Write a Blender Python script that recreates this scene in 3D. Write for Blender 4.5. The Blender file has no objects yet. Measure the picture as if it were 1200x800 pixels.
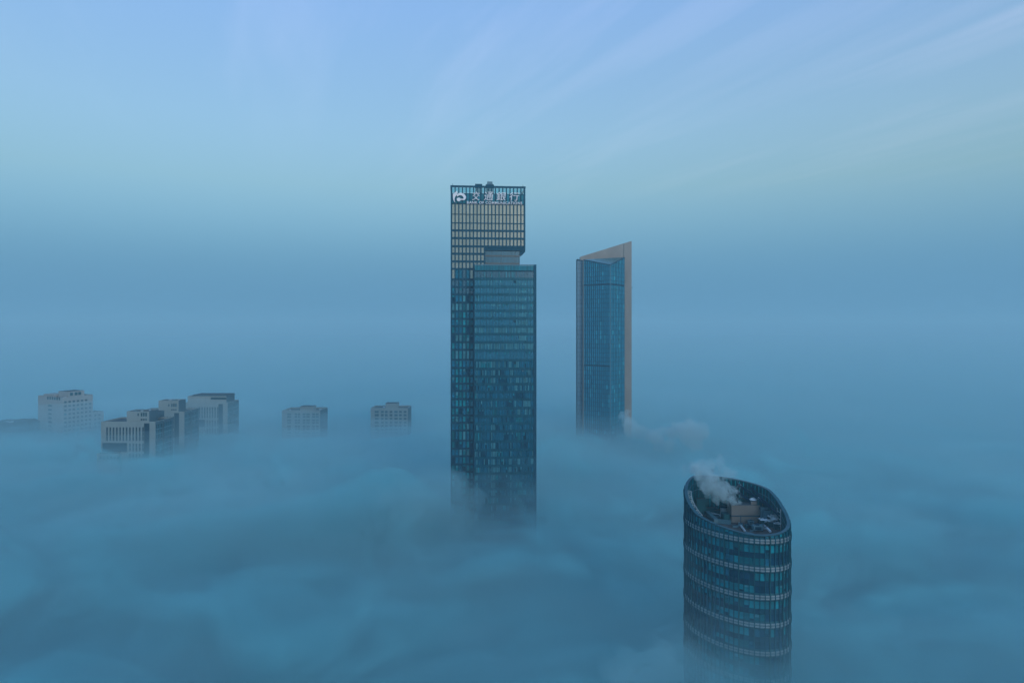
import bpy, bmesh, math, random
from mathutils import Vector, Matrix, noise
random.seed(7)
R = math.radians
scene = bpy.context.scene
COL = scene.collection

# ------------------------------------------------------------------ camera
CAM_Z, FPX, HOR = 200.0, 800.0, 385.0          # metres; focal length and horizon row in 1200x800 photo pixels
cam = bpy.data.cameras.new('camera')
cam.sensor_width = 36.0; cam.lens = 24.0
cam.shift_y = -15.0/1200.0
cam.clip_start = 1.0; cam.clip_end = 60000.0
camo = bpy.data.objects.new('camera', cam); COL.objects.link(camo)
camo.location = (0, 0, CAM_Z); camo.rotation_euler = (R(90), 0, 0)
scene.camera = camo

def wx(px, Y): return (px-600.0)/FPX*Y
def wz(py, Y): return CAM_Z-(py-HOR)/FPX*Y

# ------------------------------------------------------------------ render / exposure
scene.view_settings.view_transform = 'Standard'; scene.view_settings.look = 'None'
scene.view_settings.exposure = 0.0; scene.view_settings.gamma = 1.0
scene.view_settings.use_curve_mapping = False
cy = scene.cycles
cy.max_bounces = 8; cy.diffuse_bounces = 2; cy.glossy_bounces = 3; cy.transmission_bounces = 3
cy.volume_bounces = 1; cy.transparent_max_bounces = 96

# ------------------------------------------------------------------ world: low-sun Nishita sky under a thin high cirrus veil
SUN_EL, SUN_AZ = 7.0, 152.0      # degrees; azimuth clockwise from the view direction (+Y): behind and to the left
world = bpy.data.worlds.new('World'); scene.world = world; world.use_nodes = True
wt = world.node_tree; WN = wt.nodes; WL = wt.links
bg = WN['Background']
def N(t, **k):
    n = WN.new(t)
    for a, v in k.items(): setattr(n, a, v)
    return n
sky = N('ShaderNodeTexSky', sky_type='NISHITA', sun_disc=False)
sky.sun_elevation = R(SUN_EL); sky.sun_rotation = R(SUN_AZ)
sky.air_density = 1.0; sky.dust_density = 1.0; sky.ozone_density = 4.0
tc = N('ShaderNodeTexCoord'); sep = N('ShaderNodeSeparateXYZ'); WL.new(tc.outputs['Generated'], sep.inputs[0])
def M(op, a, b=None, c=None, clamp=False):
    n = N('ShaderNodeMath', operation=op, use_clamp=clamp)
    for i, v in enumerate((a, b, c)):
        if v is None: continue
        if isinstance(v, (int, float)): n.inputs[i].default_value = v
        else: WL.new(v, n.inputs[i])
    return n.outputs[0]
zc = sep.outputs['Z']
ramp = N('ShaderNodeValToRGB'); WL.new(zc, ramp.inputs[0])
els = ramp.color_ramp.elements
VEIL = [(-0.02, (.06, .17, .26)), (0.00, (.06, .17, .26)), (0.06, (.13, .26, .37)), (0.12, (.18, .305, .34)), (0.20, (.235, .35, .325)),
        (0.28, (.245, .375, .445)), (0.42, (.225, .365, .59)), (0.60, (.20, .36, .60)), (1.0, (.15, .30, .52))]
els[0].position = 0.0; els[0].color = VEIL[1][1]+(1,)
els[1].position = 1.0; els[1].color = VEIL[-1][1]+(1,)
for p, c in VEIL[2:-1]:
    e = els.new(p); e.color = c+(1,)
# cirrus streaks: stretched noise on a plane high above (direction / height), no reference to the camera
zsafe = M('MAXIMUM', zc, 0.04)
cx = M('DIVIDE', sep.outputs['X'], zsafe); cyy = M('DIVIDE', sep.outputs['Y'], zsafe)
comb = N('ShaderNodeCombineXYZ'); WL.new(cx, comb.inputs[0]); WL.new(cyy, comb.inputs[1])
mp = N('ShaderNodeMapping', vector_type='TEXTURE'); mp.inputs['Rotation'].default_value = (0, 0, R(-68)); mp.inputs['Scale'].default_value = (2.6, .34, 1)
WL.new(comb.outputs[0], mp.inputs[0])
nz = N('ShaderNodeTexNoise'); nz.inputs['Scale'].default_value = 1.0; nz.inputs['Detail'].default_value = 6; nz.inputs['Roughness'].default_value = .55
nz.inputs['Distortion'].default_value = .35
WL.new(mp.outputs[0], nz.inputs['Vector'])
mp2 = N('ShaderNodeMapping'); mp2.inputs['Location'].default_value = (1.7, .6, 0); mp2.inputs['Scale'].default_value = (.22, .22, 1)
WL.new(comb.outputs[0], mp2.inputs[0])
nz2 = N('ShaderNodeTexNoise'); nz2.inputs['Scale'].default_value = 1.0; nz2.inputs['Detail'].default_value = 2
WL.new(mp2.outputs[0], nz2.inputs['Vector'])
streak = M('MULTIPLY', M('SUBTRACT', nz.outputs[0], .47), 4.5, clamp=True)
patch = M('MULTIPLY', M('SUBTRACT', nz2.outputs[0], .36), 3.5, clamp=True)
hi = M('MULTIPLY', M('SUBTRACT', zc, .17), 5.0, clamp=True)
cir = M('MULTIPLY', M('MULTIPLY', streak, patch), hi)
addn = N('ShaderNodeMix', data_type='RGBA', blend_type='ADD'); addn.inputs['Factor'].default_value = 1.0
addn.clamp_result = False
scl = N('ShaderNodeMix', data_type='RGBA', blend_type='MULTIPLY'); scl.inputs['Factor'].default_value = 1.0
scl.inputs['B'].default_value = (10, 10, 10, 1)          # veil is written for strength 1; the background runs at 0.1
WL.new(ramp.outputs[0], scl.inputs['A'])
WL.new(sky.outputs[0], addn.inputs['A']); WL.new(scl.outputs['Result'], addn.inputs['B'])
cadd = N('ShaderNodeMix', data_type='RGBA', blend_type='ADD'); WL.new(cir, cadd.inputs['Factor'])
cadd.inputs['B'].default_value = (1.6, 1.15, 1.1, 1)
WL.new(addn.outputs['Result'], cadd.inputs['A'])
# far haze bank hiding the horizon all round
hz = N('ShaderNodeValToRGB'); WL.new(zc, hz.inputs[0]); he = hz.color_ramp.elements; hz.color_ramp.interpolation = 'B_SPLINE'
he[0].position = 0; he[0].color = (1, 1, 1, 1); he[1].position = .26; he[1].color = (0, 0, 0, 1)
for p, v in ((.05, .96), (.10, .78), (.15, .40), (.20, .12)):
    e = he.new(p); e.color = (v, v, v, 1)
hmix = N('ShaderNodeMix', data_type='RGBA', blend_type='MIX'); WL.new(hz.outputs[0], hmix.inputs['Factor'])
WL.new(cadd.outputs['Result'], hmix.inputs['A']); hmix.inputs['B'].default_value = (1.14, 2.97, 4.85, 1)
WL.new(hmix.outputs['Result'], bg.inputs['Color']); bg.inputs['Strength'].default_value = 0.10

# ------------------------------------------------------------------ sun: low, veiled, behind the camera on the left
sl = bpy.data.lights.new('sun', 'SUN'); sl.energy = 1.5; sl.angle = R(25); sl.color = (1.0, .98, .97)
so = bpy.data.objects.new('sun', sl); COL.objects.link(so)
d = Vector((math.sin(R(SUN_AZ))*math.cos(R(SUN_EL)), math.cos(R(SUN_AZ))*math.cos(R(SUN_EL)), math.sin(R(SUN_EL))))
so.rotation_euler = d.to_track_quat('Z', 'Y').to_euler()

# ------------------------------------------------------------------ helpers
def tag(o, label=None, cat=None, group=None, kind=None):
    if label: o['label'] = label
    if cat: o['category'] = cat
    if group: o['group'] = group
    if kind: o['kind'] = kind
    return o
def vol_mat(name, color, density, aniso=0.0):
    m = bpy.data.materials.new(name); m.use_nodes = True
    t = m.node_tree; t.nodes.clear()
    out = t.nodes.new('ShaderNodeOutputMaterial'); v = t.nodes.new('ShaderNodeVolumePrincipled')
    v.inputs['Color'].default_value = color+(1,); v.inputs['Density'].default_value = density
    v.inputs['Anisotropy'].default_value = aniso
    t.links.new(v.outputs[0], out.inputs['Volume'])
    return m
def mesh_obj(name, verts, faces, mat=None, parent=None, smooth=False):
    me = bpy.data.meshes.new(name); me.from_pydata(verts, [], faces); me.update()
    if smooth: me.shade_smooth()
    o = bpy.data.objects.new(name, me); COL.objects.link(o)
    if mat: me.materials.append(mat)
    if parent: o.parent = parent
    return o

# ------------------------------------------------------------------ ground (under the fog, out to the horizon)
GR = 9000.0
def simple_mat(name, col, rough=.9):
    m = bpy.data.materials.new(name); m.use_nodes = True
    b = m.node_tree.nodes['Principled BSDF']; b.inputs['Base Color'].default_value = col+(1,); b.inputs['Roughness'].default_value = rough
    return m
g = mesh_obj('ground', [(-GR, -GR, 0), (GR, -GR, 0), (GR, GR, 0), (-GR, GR, 0)], [(0, 1, 2, 3)], simple_mat('ground', (.06, .07, .06)))
tag(g, kind='structure')

# ------------------------------------------------------------------ fog: three closed shells of even density, the thinner ones reaching higher
def gauss(x, y, cx_, cy_, sx, sy, a, rot=0.0):
    dx, dy = x-cx_, y-cy_
    c, s = math.cos(rot), math.sin(rot)
    u, v = dx*c+dy*s, -dx*s+dy*c
    return a*math.exp(-(u*u/(sx*sx)+v*v/(sy*sy)))
def fog_top(x, y, amp, seed, fine=.16):
    p = Vector((x/230.0, y/330.0, seed))
    r = noise.fractal(p, 0.9, 2.1, 5, noise_basis='PERLIN_ORIGINAL')
    q = noise.fractal(Vector((x/55.0+9, y/75.0, seed*1.7+3)), 0.8, 2.2, 4, noise_basis='PERLIN_ORIGINAL')
    far = min(1.0, 900.0/max(1.0, math.hypot(x, y)))
    near = min(1.0, 420.0/max(1.0, math.hypot(x, y)))
    f_ = noise.fractal(Vector((x/17.0, y/20.0, seed+5)), .8, 2.1, 3, noise_basis='PERLIN_ORIGINAL')
    d_ = math.hypot(x, y); nr = 1/(1+(d_/420.0)**4)
    g_ = noise.fractal(Vector((x/80.0+4, y/60.0, seed*2.3)), .9, 2.0, 4, noise_basis='PERLIN_ORIGINAL')
    return amp*(r*(.45+.8*nr)+q*.42*far*far+f_*fine*near*near+g_*.45*nr)
def fog_shell(name, top, amp, seed, density, humps=(), rings=150, segs=288, r0=14.0, r1=8600.0, parent=None, col=None, fine=.16):
    verts = []; faces = []
    def h(x, y):
        z = top+fog_top(x, y, amp, seed, fine)
        for hp in humps: z += gauss(x, y, *hp)
        return z
    verts.append((0, 0, h(0, 0)))
    for i in range(rings):
        r = r0*(r1/r0)**(i/(rings-1))
        for k in range(segs):
            a = 2*math.pi*(k+.5*(i % 2))/segs
            x, y = r*math.sin(a), r*math.cos(a)
            verts.append((x, y, h(x, y)))
    for k in range(segs): faces.append((0, 1+(k+1) % segs, 1+k))
    for i in range(rings-1):
        b0, b1 = 1+i*segs, 1+(i+1)*segs
        for k in range(segs):
            k2 = (k+1) % segs
            faces.append((b0+k, b0+k2, b1+k2, b1+k))
    n = len(verts); last = 1+(rings-1)*segs
    for k in range(segs):
        x, y, _ = verts[last+k]; verts.append((x, y, -.4))
    for k in range(segs): faces.append((last+k, last+(k+1) % segs, n+(k+1) % segs, n+k))
    faces.append(tuple(n+k for k in range(segs)))
    o = mesh_obj(name, verts, faces, vol_mat(name, col or FOG_COL, density), parent)
    o['kind'] = 'stuff'
    return o
FOG_COL = (.34, .885, .945)
HUMPS = [(-60, 355, 27, 22, 27, R(25)), (-95, 345, 40, 25, 10), (62, 198, 30, 26, 13), (-40, 640, 90, 50, 4), (-300, 505, 60, 45, -11), (-170, 690, 90, 40, -11), (-215, 685, 45, 30, -7), (0, 368, 30, 20, 6), (-140, 330, 80, 30, 13, R(8)), (30, 375, 40, 40, -8), (-270, 430, 60, 40, 6), (150, 250, 60, 40, -6)]
fog = fog_shell('fog', 100, 9, 1.3, .030, HUMPS)
tag(fog, 'thick blue fog bank covering the whole ground around the towers', 'fog')
NEAR_TOWER = HUMPS[2:]                      # the thin layers do not follow the heap at the tower's foot
v1 = fog_shell('thin_fog', 108, 9, 1.6, .0060, NEAR_TOWER, 130, 260, parent=fog, col=(.50, .93, 1.0), fine=.35)
v2 = fog_shell('fog_veil', 116, 10, 2.1, .0026, NEAR_TOWER+[(-330, 600, 170, 130, 22)], 130, 260, parent=fog, col=(.60, .95, 1.0), fine=.4)
v3 = fog_shell('fog_veil', 127, 10, 3.3, .0012, NEAR_TOWER+[(-330, 600, 170, 130, 14)], 110, 220, parent=fog, col=(.60, .95, 1.0), fine=.4)
# ragged vapour over the near fog: a closed layer whose density varies like torn cloud
def wisp_mat():
    m = bpy.data.materials.new('fog_wisps'); m.use_nodes = True; t = m.node_tree; t.nodes.clear()
    out = t.nodes.new('ShaderNodeOutputMaterial'); v = t.nodes.new('ShaderNodeVolumePrincipled')
    v.inputs['Color'].default_value = FOG_COL+(1,); v.inputs['Density Attribute'].default_value = ''
    tc_ = t.nodes.new('ShaderNodeTexCoord'); mp_ = t.nodes.new('ShaderNodeMapping'); mp_.inputs['Scale'].default_value = (.017, .019, .030); mp_.inputs['Rotation'].default_value = (0, 0, R(25))
    n1 = t.nodes.new('ShaderNodeTexNoise'); n1.inputs['Scale'].default_value = 1.0; n1.inputs['Detail'].default_value = 5; n1.inputs['Roughness'].default_value = .62; n1.inputs['Distortion'].default_value = 1.1
    t.links.new(tc_.outputs['Object'], mp_.inputs[0]); t.links.new(mp_.outputs[0], n1.inputs['Vector'])
    sp_ = t.nodes.new('ShaderNodeSeparateXYZ'); t.links.new(tc_.outputs['Object'], sp_.inputs[0])
    hh = t.nodes.new('ShaderNodeMapRange'); hh.inputs['From Min'].default_value = 96; hh.inputs['From Max'].default_value = 140; hh.inputs['To Min'].default_value = .45; hh.inputs['To Max'].default_value = .72
    t.links.new(sp_.outputs['Z'], hh.inputs[0])
    a = t.nodes.new('ShaderNodeMath'); a.operation = 'SUBTRACT'; t.links.new(n1.outputs[0], a.inputs[0]); t.links.new(hh.outputs[0], a.inputs[1])
    b = t.nodes.new('ShaderNodeMath'); b.operation = 'MULTIPLY'; b.inputs[1].default_value = .25; t.links.new(a.outputs[0], b.inputs[0])
    c = t.nodes.new('ShaderNodeMath'); c.operation = 'MAXIMUM'; c.inputs[1].default_value = 0.0; t.links.new(b.outputs[0], c.inputs[0])
    t.links.new(c.outputs[0], v.inputs['Density']); t.links.new(v.outputs[0], out.inputs['Volume'])
    m.cycles.volume_step_rate = WSTEP
    return m
WSTEP = .17
# ------------------------------------------------------------------ haze
def box_mesh(name, x0, x1, y0, y1, z0, z1, mat=None, parent=None):
    v = [(x, y, z) for z in (z0, z1) for y in (y0, y1) for x in (x0, x1)]
    f = [(0, 2, 3, 1), (4, 5, 7, 6), (0, 1, 5, 4), (2, 6, 7, 3), (0, 4, 6, 2), (1, 3, 7, 5)]
    return mesh_obj(name, v, f, mat, parent)
haze = box_mesh('haze', -9500, 9500, -9500, 9500, -1.4, 296, vol_mat('haze', (.62, .93, 1.0), .00030))
tag(haze, 'pale blue haze filling the air from the ground to above the towers', 'haze', kind='stuff')
wp = box_mesh('fog_wisps', -430, 310, 105, 530, 90, 134, wisp_mat(), fog); wp['kind'] = 'stuff'
# ------------------------------------------------------------------ building helpers
def nodes_of(m): return m.node_tree.nodes, m.node_tree.links
def mat(name, col, rough=.8, metal=0.0, ior=1.5, var=.12, scale=.35, streak=0.0, island=0.0, spec=.5, tint=None):
    """base colour with a patchy grain, optional rain streaks, optional change from piece to piece"""
    m = bpy.data.materials.new(name); m.use_nodes = True
    n, l = nodes_of(m); b = n['Principled BSDF']
    b.inputs['Roughness'].default_value = rough; b.inputs['Metallic'].default_value = metal
    b.inputs['IOR'].default_value = ior; b.inputs['Specular IOR Level'].default_value = spec
    if tint: b.inputs['Specular Tint'].default_value = tint+(1,)
    tcn = n.new('ShaderNodeTexCoord'); nz = n.new('ShaderNodeTexNoise'); nz.inputs['Scale'].default_value = scale
    nz.inputs['Detail'].default_value = 4
    mp = n.new('ShaderNodeMapping'); mp.inputs['Scale'].default_value = (1, 1, 1-.88*streak)
    l.new(tcn.outputs['Object'], mp.inputs[0]); l.new(mp.outputs[0], nz.inputs['Vector'])
    mr = n.new('ShaderNodeMapRange'); mr.inputs['From Min'].default_value = .25; mr.inputs['From Max'].default_value = .75
    mr.inputs['To Min'].default_value = 1-var; mr.inputs['To Max'].default_value = 1+var
    l.new(nz.outputs[0], mr.inputs[0]); f = mr.outputs[0]
    if island:
        g = n.new('ShaderNodeNewGeometry'); oi = n.new('ShaderNodeObjectInfo')
        a = n.new('ShaderNodeMath'); a.operation = 'ADD'; l.new(g.outputs['Random Per Island'], a.inputs[0]); l.new(oi.outputs['Random'], a.inputs[1])
        fr = n.new('ShaderNodeMath'); fr.operation = 'FRACT'; l.new(a.outputs[0], fr.inputs[0])
        r2 = n.new('ShaderNodeMapRange'); r2.inputs['To Min'].default_value = 1-island; r2.inputs['To Max'].default_value = 1+island
        l.new(fr.outputs[0], r2.inputs[0])
        mu = n.new('ShaderNodeMath'); mu.operation = 'MULTIPLY'; l.new(f, mu.inputs[0]); l.new(r2.outputs[0], mu.inputs[1]); f = mu.outputs[0]
    mx = n.new('ShaderNodeVectorMath'); mx.operation = 'SCALE'; mx.inputs[0].default_value = col; l.new(f, mx.inputs['Scale'])
    l.new(mx.outputs[0], b.inputs['Base Color'])
    return m
def clear_glass(name, tint, gloss=.25):
    m = bpy.data.materials.new(name); m.use_nodes = True
    n, l = nodes_of(m); out = n['Material Output']; n.remove(n['Principled BSDF'])
    t = n.new('ShaderNodeBsdfTransparent'); t.inputs[0].default_value = tint+(1,)
    g = n.new('ShaderNodeBsdfGlossy'); g.inputs['Color'].default_value = (.8, .95, 1, 1); g.inputs['Roughness'].default_value = .08
    x = n.new('ShaderNodeMixShader'); x.inputs[0].default_value = gloss
    l.new(t.outputs[0], x.inputs[1]); l.new(g.outputs[0], x.inputs[2]); l.new(x.outputs[0], out.inputs['Surface'])
    return m
COOL = (.30, .82, 1.0)
GL = dict(rough=.10, ior=2.5, tint=(.22, .85, 1), var=.25, scale=.2, island=.45)
MT = {
 'glass': mat('reflective_glass', (.002, .075, .13), **GL),
 'glass_top': mat('warm_reflection_glass', (.17, .15, .11), rough=.13, ior=3.6, var=.2, scale=.2, island=.3, tint=(1, .93, .78)),  # warm sky reflection partly put into base colour and tint
 'glass_flat': mat('flush_glass', (.002, .10, .16), rough=.12, ior=2.9, var=.2, scale=.15, island=.25, tint=(.42, .88, 1)),
 'sign_glass': mat('sign_zone_glass', (.004, .15, .20), rough=.30, ior=1.6, tint=COOL, var=.2, scale=.2, island=.35),
 'wing': mat('pale_blue_screen', (.03, .13, .20), rough=.35, ior=1.7, var=.1, scale=.15, island=.12),
 'mid': mat('grey_coated_glass', (.01, .085, .12), rough=.15, ior=2.3, var=.15, scale=.2, island=.25, tint=(.8, .92, 1)),
 'bay_glass': mat('blue_bay_glass', (.001, .20, .29), rough=.14, ior=2.0, var=.12, scale=.1, island=.14, tint=COOL),
 'lit_bay': mat('lit_bay_glass', (.02, .30, .38), rough=.2, ior=1.7, var=.12, scale=.1, island=.3, tint=COOL),
 'ring': mat('ring_metal', (.20, .25, .27), rough=.45, ior=1.5, var=.25, scale=.25, streak=.2),
 'rim': mat('rim_metal', (.012, .085, .12), rough=.45, var=.2, scale=.6),
 'blind': mat('window_blind', (.05, .20, .24), rough=.35, ior=1.6, var=.25, scale=.5, island=.35, tint=COOL),
 'room': mat('dark_room_glass', (.001, .040, .080), rough=.10, ior=1.45, var=.2, scale=.3, island=.4, tint=COOL),
 'teal': mat('teal_blind_glass', (.002, .17, .205), rough=.22, ior=1.7, var=.2, scale=.4, island=.5, tint=COOL),
 'fin': mat('dark_blue_metal', (.001, .035, .070), rough=.45, ior=1.4, var=.15, scale=.3, tint=COOL),
 'rail': mat('grey_blue_metal', (.06, .16, .21), rough=.45, var=.15, scale=.6),
 'core': mat('dark_structure', (.003, .030, .055), rough=.8, spec=.2),
 'spandrel': mat('spandrel_panel', (.001, .065, .10), rough=.25, ior=1.6, var=.2, scale=.25, island=.2, tint=COOL),
 'band': mat('pale_metal_band', (.42, .44, .45), rough=.4, ior=1.6, var=.15, scale=.5, streak=.4),
 'beige': mat('beige_stone', (.27, .235, .20), rough=.85, var=.12, scale=.12, streak=.6),
 'beige_box': mat('beige_cladding', (.135, .135, .125), rough=.8, var=.12, scale=.5, streak=.7),
 'white': mat('white_sign_paint', (.80, .76, .77), rough=.5, var=.04),
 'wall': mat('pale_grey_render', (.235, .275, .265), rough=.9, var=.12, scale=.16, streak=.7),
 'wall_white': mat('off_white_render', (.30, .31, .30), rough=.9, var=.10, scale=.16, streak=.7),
 'wall_dark': mat('dark_and_shaded_wall', (.05, .11, .14), rough=.9, var=.2, scale=.2, streak=.6),  # dark walls; also carries the painted shade of right-hand sides
 'roof': mat('roof_felt', (.035, .06, .075), rough=.9, var=.35, scale=.25),
 'pane': mat('window_glass', (.004, .060, .085), rough=.15, ior=1.6, var=.25, scale=.3, island=.5, tint=COOL),
 'deck': mat('roof_deck', (.06, .055, .055), rough=.9, var=.45, scale=.5),
 'steel': mat('painted_steel', (.004, .058, .075), rough=.5, var=.2, scale=1.0, tint=COOL),
 'pale_steel': mat('galvanised_steel', (.32, .40, .44), rough=.4, var=.25, scale=1.2),
 'frost': mat('frosted_sheet', (.62, .70, .76), rough=.7, var=.3, scale=1.5),
 'parapet_glass': clear_glass('clear_parapet_glass', (.45, .75, .80), .18),
}
class MB:
    """collects solids for ONE mesh object; every solid may have its own material"""
    def __init__(s): s.v = []; s.f = []; s.m = []; s.mats = []
    def mi(s, k):
        if k not in s.mats: s.mats.append(k)
        return s.mats.index(k)
    def add(s, verts, faces, k):
        b = len(s.v); i = s.mi(k); s.v += [tuple(p) for p in verts]
        s.f += [tuple(b+q for q in f) for f in faces]; s.m += [i]*len(faces)
    def quad(s, a, b, c, d, k): s.add((a, b, c, d), ((0, 1, 2, 3),), k)
    def box(s, x0, x1, y0, y1, z0, z1, k):
        s.add([(x, y, z) for z in (z0, z1) for y in (y0, y1) for x in (x0, x1)],
              ((0, 2, 3, 1), (4, 5, 7, 6), (0, 1, 5, 4), (2, 6, 7, 3), (0, 4, 6, 2), (1, 3, 7, 5)), k)
    def prism(s, pts, z0, z1, k):
        """footprint pts (counter-clockwise from above); z1 a number or one height per corner"""
        n = len(pts); zt = z1 if isinstance(z1, (list, tuple)) else [z1]*n
        zb = z0 if isinstance(z0, (list, tuple)) else [z0]*n
        s.add([(p[0], p[1], z) for p, z in zip(pts, zb)]+[(p[0], p[1], z) for p, z in zip(pts, zt)],
              [tuple(range(n-1, -1, -1)), tuple(range(n, 2*n))]+[(i, (i+1) % n, n+(i+1) % n, n+i) for i in range(n)], k)
    def bar(s, a, b, w, k, h=None):
        a, b = Vector(a), Vector(b); d = (b-a); L = d.length; d.normalize()
        up = Vector((0, 0, 1)) if abs(d.z) < .95 else Vector((1, 0, 0))
        sx = d.cross(up).normalized(); sy = sx.cross(d); h = h or w
        c = [(-1, -1), (1, -1), (1, 1), (-1, 1)]
        vs = [p+sx*(q[0]*w/2)+sy*(q[1]*h/2) for p in (a, b) for q in c]
        s.add(vs, ((3, 2, 1, 0), (4, 5, 6, 7), (0, 1, 5, 4), (1, 2, 6, 5), (2, 3, 7, 6), (3, 0, 4, 7)), k)
    def tube(s, a, b, r, k, n=10, r2=None):
        a, b = Vector(a), Vector(b); d = (b-a).normalized(); r2 = r if r2 is None else r2
        up = Vector((0, 0, 1)) if abs(d.z) < .95 else Vector((1, 0, 0))
        sx = d.cross(up).normalized(); sy = sx.cross(d)
        vs = [p+(sx*math.cos(t)+sy*math.sin(t))*q for p, q in ((a, r), (b, r2)) for t in [2*math.pi*i/n for i in range(n)]]
        s.add(vs, [tuple(range(n-1, -1, -1)), tuple(range(n, 2*n))]+[(i, (i+1) % n, n+(i+1) % n, n+i) for i in range(n)], k)
    def build(s, name, parent=None, kind=None, smooth=False):
        me = bpy.data.meshes.new(name); me.from_pydata(s.v, [], s.f)
        for k in s.mats: me.materials.append(MT[k])
        me.polygons.foreach_set('material_index', s.m); me.update()
        bm = bmesh.new(); bm.from_mesh(me); bmesh.ops.recalc_face_normals(bm, faces=bm.faces); bm.to_mesh(me); bm.free()
        o = bpy.data.objects.new(name, me); COL.objects.link(o)
        if parent: o.parent = parent
        if kind: o['kind'] = kind
        return o
_shared = {}
def shared_box(name, w, d, h, k, parent, loc, rotz=0.0, tilt=(0, 0)):
    """one piece (origin at its centre) sharing its mesh with every piece of the same size and material"""
    key = (name, round(w, 2), round(d, 2), round(h, 2), k)
    if key not in _shared:
        b = MB(); b.box(-w/2, w/2, -d/2, d/2, -h/2, h/2, k); o = b.build(name, parent); _shared[key] = o.data
    else:
        o = bpy.data.objects.new(name, _shared[key]); COL.objects.link(o); o.parent = parent
    o.location = loc; o.rotation_euler = (tilt[0], 0, rotz+tilt[1])
    return o
def empty(name, loc, rz, label, cat, group=None):
    o = bpy.data.objects.new(name, None); COL.objects.link(o); o.location = loc; o.rotation_euler = (0, 0, rz)
    return tag(o, label, cat, group)
def jit(a): return (random.uniform(-a, a), random.uniform(-a, a))

# ------------------------------------------------------------------ the tall bank tower (left slab, overhanging top, lower front block)
TA = R(4.7); TY = 375.0
T0 = Vector((wx(528.3, TY), TY))
bank = empty('skyscraper', (T0.x, T0.y, 0), TA, 'tallest dark blue glass skyscraper with white bank sign across its top', 'skyscraper')
def up(px, v=0.0):
    """distance along the front (plane v metres behind it) that is seen at photo column px"""
    t = (px-600)/FPX; ca, sa = math.cos(TA), math.sin(TA)
    x0, y0 = T0.x-v*sa, T0.y+v*ca
    return (t*y0-x0)/(ca-t*sa)
def tz(py, v=0.0): return wz(py, TY+v)
U1 = up(615.4); UM = up(567.6); DEEP = 31.0
ROWS = [217.2, 219.4, 226, 238.3, 251, 261.2, 270, 279, 288.5, 297.3, 306.3, 315, 327.3, 336.3, 345, 354.5, 364.5, 373.5, 382, 391.2,
        400.8, 409.8, 421.5, 431, 440.5, 449.5, 458, 467.5, 477, 486.7, 495.3, 504.3, 516.2, 525.5, 534.5, 544, 552.8, 562, 571, 580, 589, 598, 607, 616, 625]
ZR = [tz(y) for y in ROWS]; ZTOP = ZR[0]; ZOVER = tz(291.3); ZROOF = tz(227.0)
b = MB(); b.prism([(.35, .35), (UM, .35), (UM, DEEP), (.35, DEEP)], 0, ZOVER, 'core'); b.build('slab', bank)
b = MB(); b.box(.35, U1-.35, .35, DEEP, ZOVER+.01, ZROOF, 'core'); b.build('overhang', bank)
b = MB(); b.box(.6, U1-.6, .6, DEEP-.3, ZROOF+.004, ZROOF+.35, 'roof'); b.build('roof', bank)
b = MB()                                            # parapet frame round the roof
b.box(-.25, U1+.25, -.25, .5, tz(219.4), ZTOP, 'fin'); b.box(-.25, U1+.25, DEEP-.5, DEEP+.2, tz(219.4), ZTOP-.3, 'fin')
b.box(-.25, .4, .5, DEEP-.5, tz(219.4), ZTOP-.05, 'fin'); b.box(U1-.4, U1+.25, .5, DEEP-.5, tz(219.4), ZTOP-.05, 'fin')
b.build('parapet', bank)
NC = 20; PITCH = (U1-.7)/NC
def col_u(i): return .35+PITCH*i
VIS_L = 7                                           # columns of the left slab
for i in range(NC+1):
    zb = 0 if i <= 9 else ZOVER
    b = MB(); w = .62 if 0 < i < NC else .9
    b.box(col_u(i)-w/2, col_u(i)+w/2, -.42, .34, zb, tz(219.4)-.01, 'fin'); b.build('mullion', bank)
rest = MB(); pane_n = 0
random.seed(11)
for r in range(1, len(ROWS)-1):
    zt, zbm = ZR[r], ZR[r+1]
    over = zbm > ZOVER-1.5
    top_gap = .25 if r in (1, 2, 4) else .55
    last = NC if over else 9
    # spandrel between this row and the next
    if r >= 4:
        hb = .55 if r == 4 else (1.15 if r not in (10,) else 1.0)
        b = MB(); b.box(.05, (U1-.05 if over else UM), -.16, .33, zbm-hb/2, zbm+hb/2, 'fin'); b.build('spandrel', bank)
    for i in range(last):
        x0, x1 = col_u(i)+.34, col_u(i+1)-.34
        h = zt-zbm-.5; k = 'glass_top'
        if r == 1: k = 'parapet_glass'
        elif r == 2: k = 'sign_glass'
        elif r >= 14:
            q = random.random(); k = 'glass'
            pb = .08 if i in (0, 6, 7) else .10
            if r in (15, 19, 21): pb = .6
            if q < pb: k = 'blind'
            elif q < pb+.10: k = 'room'
            elif q < pb+.45: k = 'teal'
        elif r >= 10: k = 'glass_top' if r == 10 or (r == 11 and random.random() < .4) else ('mid' if random.random() < .6 else 'glass')  # pane mix fades the painted warm reflection out downwards
        if i == 5 and r >= 24 and random.random() < .45: k = 'blind'
        cxm, czm = (x0+x1)/2, (zt+zbm)/2
        part = (r < 9) or (i < 6 and r < 37)
        if part and pane_n < 298:
            o = shared_box('window_pane', x1-x0, .08, h, k, bank, (cxm, .12, czm), tilt=jit(.004)); pane_n += 1
        else:
            rest.box(x0, x1, .08, .16, czm-h/2, czm+h/2, k)
        if r >= 12 and random.random() < .3:        # half drawn blind
            hh = random.uniform(.2, .55)*h
            rest.box(x0+.1, x1-.1, .02, .07, czm+h/2-hh, czm+h/2-.1, 'teal' if random.random() < .7 else 'blind')
rest.build('glazing', bank, 'stuff')
b = MB(); b.box(UM-.3, U1+.1, -.3, 20, ZOVER-.75, ZOVER+.6, 'fin'); b.build('soffit', bank)
b = MB(); UB = up(609.4, 1.4)
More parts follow.
